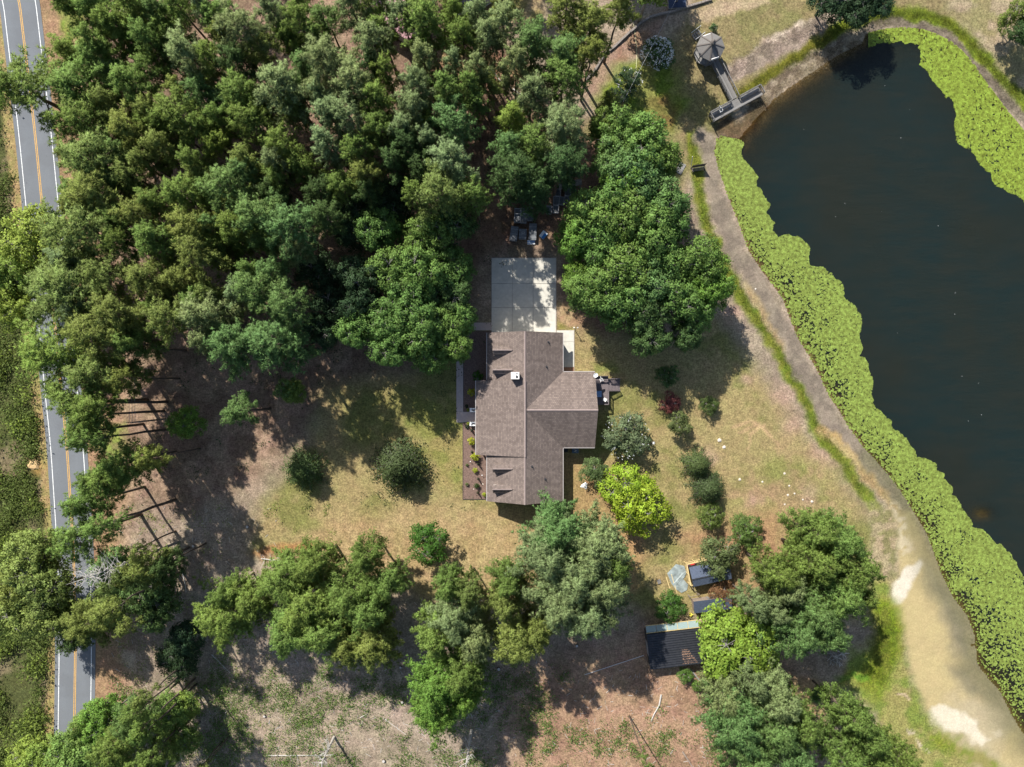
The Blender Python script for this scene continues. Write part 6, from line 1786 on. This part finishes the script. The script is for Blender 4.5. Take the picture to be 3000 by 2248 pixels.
# labels that single out each of the crowns in the mass
def zone(px, py):
    if px < 330: return 'over the two-lane road' if py < 1000 else ('over the road by the sand heap' if py < 1480 else 'beside the lower stretch of road')
    if px > 2330 and py < 300: return 'at the head of the pond'
    if px > 2700: return 'at the far pond shore'
    if px > 2150 and py > 1950: return 'on the bottom edge by the pond sand'
    if px > 1980 and py > 1950: return 'below the black barn'
    if px > 2150 and py > 1450: return 'in the lakeside group by the coop'
    if px > 1880 and py > 1450: return 'beside the sheds'
    if px > 1480 and py > 1450: return 'in the big group below the house'
    if px > 1180 and py > 1600: return 'in the group below the tan lawn'
    if px > 560 and py > 1600: return 'in the lower clearing'
    if px > 330 and py > 1980: return 'at the lower left corner by the road'
    if px > 330 and py > 1450: return 'in the leaning stand by the road'
    if px > 2000 and py < 1100: return 'between the pond bank and big trees'
    if px > 1700 and py > 330 and py < 1050: return 'in the stand between driveway and pond'
    if px > 1560 and py > 480: return 'just east of the driveway'
    if px > 1560: return 'under the diagonal garden wall'
    if px > 1330 and py < 180: return 'near the dark neighbour roof'
    if px > 1330 and py < 430: return 'round the black cypress'
    if px > 1330: return 'above the grey tubs'
    if px > 1000 and py < 200: return 'round the pink roof'
    if px > 1000 and py < 480: return 'south of the pink roof'
    if px > 1000 and py < 680: return 'in the deep wood left of the tubs'
    if px > 960: return 'left of the driveway and walk'
    if px > 620 and py < 200: return 'on the top edge of the wood'
    if px > 620 and py < 520: return 'in the middle of the wood'
    if px > 620 and py < 800: return 'in the lower middle of the wood'
    if px > 620: return 'at the wood front facing the lawn'
    if py < 260: return 'at the upper wood edge by the road'
    if py < 560: return 'in the wood edge under the power lines'
    if py < 860: return 'in the wood edge right of the road'
    return 'on the straw slope by the road'
ALL = []
for D_, kd in ((PN, 'pine'), (BR, 'broad')):
    for t, lst in D_.items():
        for x, y, r, tone, ht in lst:
            if t in 'AD' and x < 700 and kd == 'pine': r *= 1.22
            px_, py_ = T(t, x, y) if t != 'Q' else (x, y)
            if t == 'Q': r *= 2.2115
            k2 = 'open' if kd == 'pine' and (t in 'HI' or (t == 'G' and x > 1400)) else kd
            ALL.append([k2, px_, py_, r / 2.2115, tone, ht])
# smaller, shaded pines that fill the wood between the named crowns
wood = [(250, -60), (1480, -60), (1500, 120), (1400, 330), (1420, 560), (1360, 640), (1160, 700), (1050, 820), (900, 880), (760, 960), (560, 1000), (330, 1060), (190, 900), (170, 500), (250, 200)]
frng = random.Random(31)
wx0 = np.array([p[0] for p in wood]); wy0 = np.array([p[1] for p in wood])
fills = 0
for _ in range(4000):
    if fills > 70: break
    px_, py_ = frng.uniform(170, 1500), frng.uniform(-60, 1060)
    if not inside(np.array([px_]), np.array([py_]), wood)[0]: continue
    if 1000 < px_ < 1100 and py_ < 100: continue
    ok = True
    for a in ALL:
        if (a[1] - px_) ** 2 + (a[2] - py_) ** 2 < (44 if a[3] > 40 else 40) ** 2: ok = False; break
    if ok:
        r = frng.uniform(38, 52)
        ALL.append(['pine', px_, py_, r, frng.choice('ggobdp'), frng.uniform(16, 20)]); fills += 1
lab = {}
for a in ALL:
    kd, px_, py_, r, tone, ht = a
    big = {'open': (50, 72), 'pine': (48, 72), 'broad': (48, 68)}[kd]
    sz = 'narrow' if r < big[0] else ('wide' if r > big[1] else 'middling')
    base = f"{sz} {TWORD[tone]} {'broadleaf tree' if kd == 'broad' else 'pine'} {zone(px_, py_)}"
    lab.setdefault(base, []).append(a)
ORD = ['', 'second', 'third', 'fourth', 'fifth', 'sixth', 'seventh', 'eighth', 'ninth', 'tenth']
for base, lst in lab.items():
    lst.sort(key=lambda a: a[1])
    n = len(lst)
    for i, a in enumerate(lst):
        if n == 1: a.append(base)
        elif i == 0: a.append(base + ', nearest road')
        elif i == n - 1: a.append(base + ', farthest from road')
        else: a.append(base + f', {ORD[i]} from road')
for kd, px_, py_, r, tone, ht, lb in ALL:
    x, y, rad = crown_at(kd, px_, py_, r * {'pine': 1.14, 'open': 1.28 if px_ > 1990 else 1.42, 'broad': 1.12}[kd], ht)
    g = 'broadleaf trees' if kd == 'broad' else 'pines'
    plant(kd, x, y, gz(x, y) - .02, rad, ht, tone, lb, g)
BLOS = []
for kd, t, x, y, r, tone, ht, lb in NAMED:
    if t == 'Z': px_, py_, rp = x, y, r
    else: (px_, py_), rp = T(t, x, y), r / 2.2115
    X, Y, rad = crown_at(kd, px_, py_, rp * (1.08 if t in 'ZBC' else 1.24), ht)
    e = plant(kd, X, Y, gz(X, Y), rad, ht, tone, lb, None, .03)
    if 'conifer' in lb: pass
    if 'white blossom' in lb or 'dark flowering' in lb: BLOS.append((e, rad, ht, 1.0 if 'covered' in lb else (.3 if 'edges' in lb else .16)))
# blossom heads on the flowering shrubs
for e, rad, ht, amt in BLOS:
    rng = np.random.default_rng(int(abs(e.location.x) * 10))
    k = int(300 * amt)
    u = unit(rng.normal(size=(k, 3))); u[:, 2] = np.abs(u[:, 2])
    c = u * np.array([rad * .98, rad * .98, ht * .46]) * rng.uniform(.85, 1.08, (k, 1)) + np.array([0, 0, ht * .55])
    if amt < .5: c = c[(np.abs(u[:, 0]) + np.abs(u[:, 1])) > .9]
    c = (c[:, None] + rng.normal(size=(len(c), 6, 3)) * .07).reshape(-1, 3)
    V, F = leaves_from(c, unit(rng.normal(size=c.shape) * .6 + np.array([0, 0, 1])), np.full(len(c), .11), rng)
    V = V / np.array(e.scale)
    mesh_obj('blossom', np_mesh('blossom', V, F), 'white', e)

# ---- bare or thin leaning stand by the road: base and top points in the picture
def leaner(base, top_px, label, crown='thin', rad=None, dead=False, tone='o'):
    bx, by, bz = gat(*base)
    r0 = math.hypot(base[0] - 1500, base[1] - 1124); r1 = math.hypot(top_px[0] - 1500, top_px[1] - 1124)
    ht = H * (1 - r0 / r1)
    ht = min(max(ht, 6), 27)
    tx, ty, _ = at(*top_px, ht)
    if not dead:
        e = plant('thin', bx, by, bz, rad or 2.2, ht, tone, label, 'slender pines in the leaning stand')
        return e
    e = thing('dead_tree', label, 'tree', (bx, by, bz), 'dead trees')
    rr = random.Random(int(base[0]))
    P = [Vector((0, 0, -.2)), Vector(((tx - bx) * .5, (ty - by) * .5, ht * .55)), Vector((tx - bx, ty - by, ht))]
    MB().tube(P, [.24, .17, .03], 8).build('trunk', 'bark_grey' if dead == 1 else 'deadwood', e, world=False)
    lb_ = MB()
    for k in range(60 if dead == 1 else 26):
        u = rr.uniform(.62, 1.0) if dead == 1 else rr.uniform(.3, 1.0)
        p = P[1].lerp(P[2], (u - .5) * 2) if u > .5 else P[0].lerp(P[1], u * 2)
        a = rr.uniform(0, 6.28); l = rr.uniform(.8, 2.8) * (1.15 - u * .55 if dead != 1 else 1.0)
        q = p + Vector((math.cos(a) * l, math.sin(a) * l, l * rr.uniform(-.05, .6)))
        m_ = p.lerp(q, .5) + Vector((0, 0, -.1 * l))
        lb_.tube([p, m_, q], [.05, .035, .01], 4)
        for s in range(3):
            v = p.lerp(q, rr.uniform(.45, 1)); w = v + Vector((rr.uniform(-.7, .7), rr.uniform(-.7, .7), rr.uniform(-.1, .5)))
            lb_.tube([v, w], [.022, .008], 3)
    lb_.build('limbs', 'deadwood', e, world=False)
    return e
G_ = lambda x, y: T('G', x, y)
leaner(T('D', 1135, 1580), G_(600, 95), 'stout bare-stemmed pine, northernmost of the leaning stand', rad=2.6, tone='g')
leaner(G_(1137, 130), G_(860, 215), 'thin pine with forked shadow just below the northernmost leaner', rad=1.5)
leaner(G_(1157, 200), G_(545, 440), 'grey dead pine with a spray of bare twigs over the road', dead=1)
leaner(G_(1160, 258), G_(640, 470), 'pine standing close below the grey dead pine', rad=2.2)
leaner(G_(1180, 385), G_(640, 680), 'pine whose stem crosses the dark thicket by the road', rad=2.4)
leaner(G_(1140, 550), G_(760, 780), 'thin pine at the lower edge of the dark thicket', rad=1.7)
leaner(G_(1265, 925), G_(900, 1300), 'upper stem of the four parallel thin pines', rad=1.7)
leaner(G_(1272, 968), G_(840, 1360), 'second stem down of the four parallel thin pines', rad=1.9, tone='g')
leaner(G_(1262, 1085), G_(850, 1440), 'third stem down of the four parallel thin pines', rad=1.9, tone='g')
leaner(G_(1272, 1120), G_(880, 1500), 'lowest stem of the four parallel thin pines', rad=1.9, tone='g')
leaner(G_(1266, 1312), G_(860, 1740), 'lone stout bare stem in the lower left reaching the bottom edge', rad=2.2, tone='g')
leaner(G_(1482, 1460), G_(1300, 1720), 'bare thin stem at the bottom edge, right of a pair', rad=1.2)
leaner(G_(1437, 1494), G_(1230, 1760), 'bare thin stem at the bottom edge, left of a pair', rad=1.4)
leaner(G_(2165, 1462), G_(2080, 1640), 'small dead stem near the white fallen trunk', dead=2)
leaner(T('H', 842, 1420), T('H', 800, 1700), 'white branchy dead tree at the bottom edge', dead=2)
leaner(T('H', 1865, 1325), T('H', 2010, 1680), 'tall thin stem alone on red dirt at the bottom edge', rad=1.1, tone='g')
# straw-slope stems right of the road (dark leaning trunks)
leaner(T('D', 1080, 945), T('D', 560, 905), 'dark-stemmed pine leaning across the straw slope, upper of three', rad=2.6, tone='g')
leaner(T('D', 1060, 1005), T('D', 520, 1010), 'dark-stemmed pine leaning across the straw slope, middle of three', rad=2.3, tone='g')
leaner(T('D', 1090, 1122), T('D', 490, 1190), 'dark-stemmed pine leaning across the straw slope, lowest of three', rad=2.2, tone='g')
leaner(T('D', 1080, 1350), T('D', 600, 1470), 'pine leaning over the road just above the stout bare stem', rad=2.3, tone='g')

for px_, py_, rd in ((1815, -6, 4.4), (1835, -150, 4.4), (1872, 62, 4.2), (1760, -190, 4.0)):
    x, y, _ = at(px_, py_)
    plant('broad', x, y, gz(x, y), rd, 21, 'g', {1815: 'tall tree above the frame whose shade covers the garden slope', 1835: 'tall tree above the frame behind the pool', 1872: 'tall tree at the top frame edge shading the gazebo steps', 1760: 'tall tree above the frame farthest from the pool'}[px_], 'tall trees above the garden')
# trees just beyond the frame, whose shade reaches in
orng = random.Random(5)
for k in range(16):
    side = orng.choice('tttl')
    if side == 't': px_, py_ = orng.uniform(260, 1500), orng.uniform(-420, -70)
    elif side == 'l': px_, py_ = orng.uniform(-420, -150), orng.uniform(100, 2300)
    elif side == 'b': px_, py_ = orng.uniform(300, 2300), orng.uniform(2420, 2640)
    else: px_, py_ = orng.uniform(3050, 3250), orng.uniform(-200, 250)
    x, y, _ = at(px_, py_)
    plant('pine', x, y, gz(x, y), orng.uniform(3, 4.2), orng.uniform(17, 21), orng.choice('gop'), 'pine standing just outside the picture edge', 'pines beyond the frame')

# ---- low growth: weeds across the road, plants in the clearing, grass tufts on the banks
def weeds(name, pts, sizes, per, tint, label, cat, lsize, seed, mat='leaf', hgt=.6):
    rng = np.random.default_rng(seed)
    P = np.array([gat(*p) for p in pts]); sz = np.asarray(sizes)
    n = len(P)
    off = rng.normal(size=(n, per, 3)) * np.array([.5, .5, .34])
    off[..., 2] = np.abs(off[..., 2]) * hgt / .34 * .6
    c = (P[:, None] + off * sz[:, None, None]).reshape(-1, 3)
    nrm = unit(rng.normal(size=c.shape) * .6 + np.array([0, 0, 1.0]))
    V, F = leaves_from(c, nrm, lsize * np.repeat(sz, per) ** .5 * rng.uniform(.6, 1.3, len(c)), rng)
    V[:, 2] = np.maximum(V[:, 2], np.repeat(np.repeat(P[:, 2], per), 4) + .01)
    o = mesh_obj(name, np_mesh(name, V, F), mat)
    o.color = tint + (1,)
    return tag(o, label, cat, None, 'stuff')
rng = np.random.default_rng(50)
def scatter(n, x0, x1, y0, y1, dens):
    px = rng.uniform(x0, x1, n); py = rng.uniform(y0, y1, n)
    k = rng.random(n) < dens(px, py)
    return list(zip(px[k], py[k]))
rx = lambda py: np.interp(py, [p[1] for p in road_mid], [p[0] for p in road_mid])
def d_west(px, py):
    e = rx(py) - 84 - px
    n_ = fbm(px / 60, py / 60, 81, 3)
    return np.where(e > 0, np.clip((n_ - .40) * 5 + .15, 0, 1), 0)
w1 = scatter(5200, -160, 190, 250, 2330, d_west)
weeds('roadside_weeds', w1, rng.uniform(.7, 1.7, len(w1)), 46, (.125, .165, .040), 'tangled green weeds and bushes along the far verge of the road', 'weeds', .26, 60, hgt=1.1)
w1b = scatter(1300, -160, 190, 250, 2330, lambda a, b: d_west(a, b) * (fbm(a / 40, b / 40, 85, 2) > .5))
weeds('verge_bushes', w1b, rng.uniform(1.0, 2.2, len(w1b)), 60, (.19, .25, .045), 'lighter yellow-green bushes standing in the verge weeds', 'weeds', .28, 61, hgt=1.3)
clr = [(330, 1960), (560, 1980), (680, 1900), (760, 1870), (1060, 1990), (1230, 1930), (1500, 1900), (1680, 1960), (1640, 2120), (2000, 2060), (2180, 2160), (2220, 2300), (330, 2320)]
def d_clear(px, py):
    n_ = fbm(px / 75, py / 75, 91, 3); f_ = fbm(px / 18, py / 18, 92, 2)
    m = inside(px, py, clr)
    zone_ = .15 + .55 * np.exp(-(((px - 880) / 260) ** 2 + ((py - 2110) / 130) ** 2)) + .35 * np.exp(-(((px - 1420) / 160) ** 2 + ((py - 2150) / 120) ** 2))
    return np.where(m, np.clip((n_ - .5) * 3 + (f_ - .5) * 2 + zone_ - .02, 0, 1), 0)
w2 = scatter(13000, 330, 2230, 1870, 2320, d_clear)
weeds('clearing_weeds', w2, rng.uniform(.4, 1.15, len(w2)), 17, (.125, .195, .048), 'scattered low green plants sprouting over the cleared ground', 'weeds', .22, 62)
w3_ = scatter(900, 330, 1000, 1480, 2250, lambda a, b: np.where((fbm(a / 70, b / 70, 95, 2) > .57), .6, .05))
weeds('pale_weeds', w3_, rng.uniform(.4, 1.0, len(w3_)), 18, (.21, .26, .06), 'yellow-green weeds near the leaning stand and clearing', 'weeds', .22, 63)
w4 = scatter(2600, 180, 1500, 0, 1500, lambda a, b: (fbm(a / 60, b / 60, 97, 2) > .55) * .55 * (a - rx(b) > 75))
weeds('forest_undergrowth', w4, rng.uniform(.4, 1.1, len(w4)), 12, (.045, .075, .028), 'dark low undergrowth on the straw below the pines', 'undergrowth', .24, 64)
# short grass blades where the turf is green
def blades(name, pts, per, tint, label, seed, h0=.10, h1=.24, spread=.35):
    rng = np.random.default_rng(seed)
    P = np.array([gat(*p) for p in pts])
    c = (P[:, None] + rng.normal(size=(len(P), per, 3)) * np.array([spread, spread, 0])).reshape(-1, 3)
    d = unit(rng.normal(size=c.shape) * .55 + np.array([0, 0, 1]))
    V, F = quads_from(c, d, rng.uniform(.03, .06, len(c)), rng.uniform(h0, h1, len(c)), rng)
    o = mesh_obj(name, np_mesh(name, V, F), 'leaf'); o.color = tint + (1,)
    return tag(o, label, 'grass', None, 'stuff')
def along(line, w, n, seed):
    r_ = random.Random(seed); out = []
    segs = [(a, b, math.hypot(b[0] - a[0], b[1] - a[1])) for a, b in zip(line[:-1], line[1:])]
    tot = sum(s[2] for s in segs)
    for _ in range(n):
        q = r_.uniform(0, tot)
        for a, b, l in segs:
            if q <= l: break
            q -= l
        t = q / l
        out.append((a[0] + (b[0] - a[0]) * t + r_.gauss(0, w), a[1] + (b[1] - a[1]) * t + r_.gauss(0, w)))
    return out
gl = TP('C', (60, 900), (85, 1050), (105, 1250), (150, 1450), (220, 1600)) + TP('F', (290, 80), (370, 220), (420, 330), (490, 420), (590, 560), (660, 690), (750, 860), (800, 960), (860, 1090), (930, 1180), (1000, 1280), (1080, 1420), (1160, 1530))
gl2 = TP('C', (360, 610), (500, 520), (650, 430), (800, 340), (930, 250), (1010, 190), (1120, 140), (1250, 110), (1400, 85), (1560, 90), (1720, 135), (1840, 230), (1960, 370), (2080, 510), (2180, 620))
gl3 = TP('I', (1290, 660), (1320, 780), (1310, 900), (1290, 1010), (1230, 1100))
blades('bank_grass', along(gl, 7, 1500, 1) + along(gl3, 22, 900, 2), 14, (.14, .175, .03), 'lush green grass strip along the near pond bank', 70)
blades('shore_grass', along(gl2, 8, 1500, 3), 14, (.15, .175, .03), 'green grass strip along the far pond bank', 71)
lw = scatter(9000, 950, 2560, 1000, 1800, lambda a, b: inside(a, b, lawn) * (fbm(a / 50, b / 50, 99, 3) > .46) * .8)
lw = [p for p in lw if not (1385 < p[0] < 1790 and 900 < p[1] < 1500) and not (1330 < p[0] < 1500 and p[1] < 1475)]
blades('lawn_grass', lw, 9, (.20, .185, .075), 'dry and green lawn grass tufts round the house', 72, .05, .12, .5)
# pale ragged wrack line of dead weed and driftwood chips at the north shore
wr = along(TP('C', (470, 680), (560, 610), (660, 545), (780, 470), (900, 395), (1050, 300), (1160, 245)), 12, 900, 9)
blades('dry_reeds', wr, 8, (.40, .33, .22), 'pale dried reeds and wrack along the bare pond shore', 73, .1, .3, .3)
bl = along(TP('C', (330, 440), (480, 350), (650, 258), (800, 180)), 12, 500, 10)
blades('dry_straw', bl, 7, (.46, .38, .30), 'pale straw wisps on the bare clay bank above the pond', 74, .1, .28, .3)
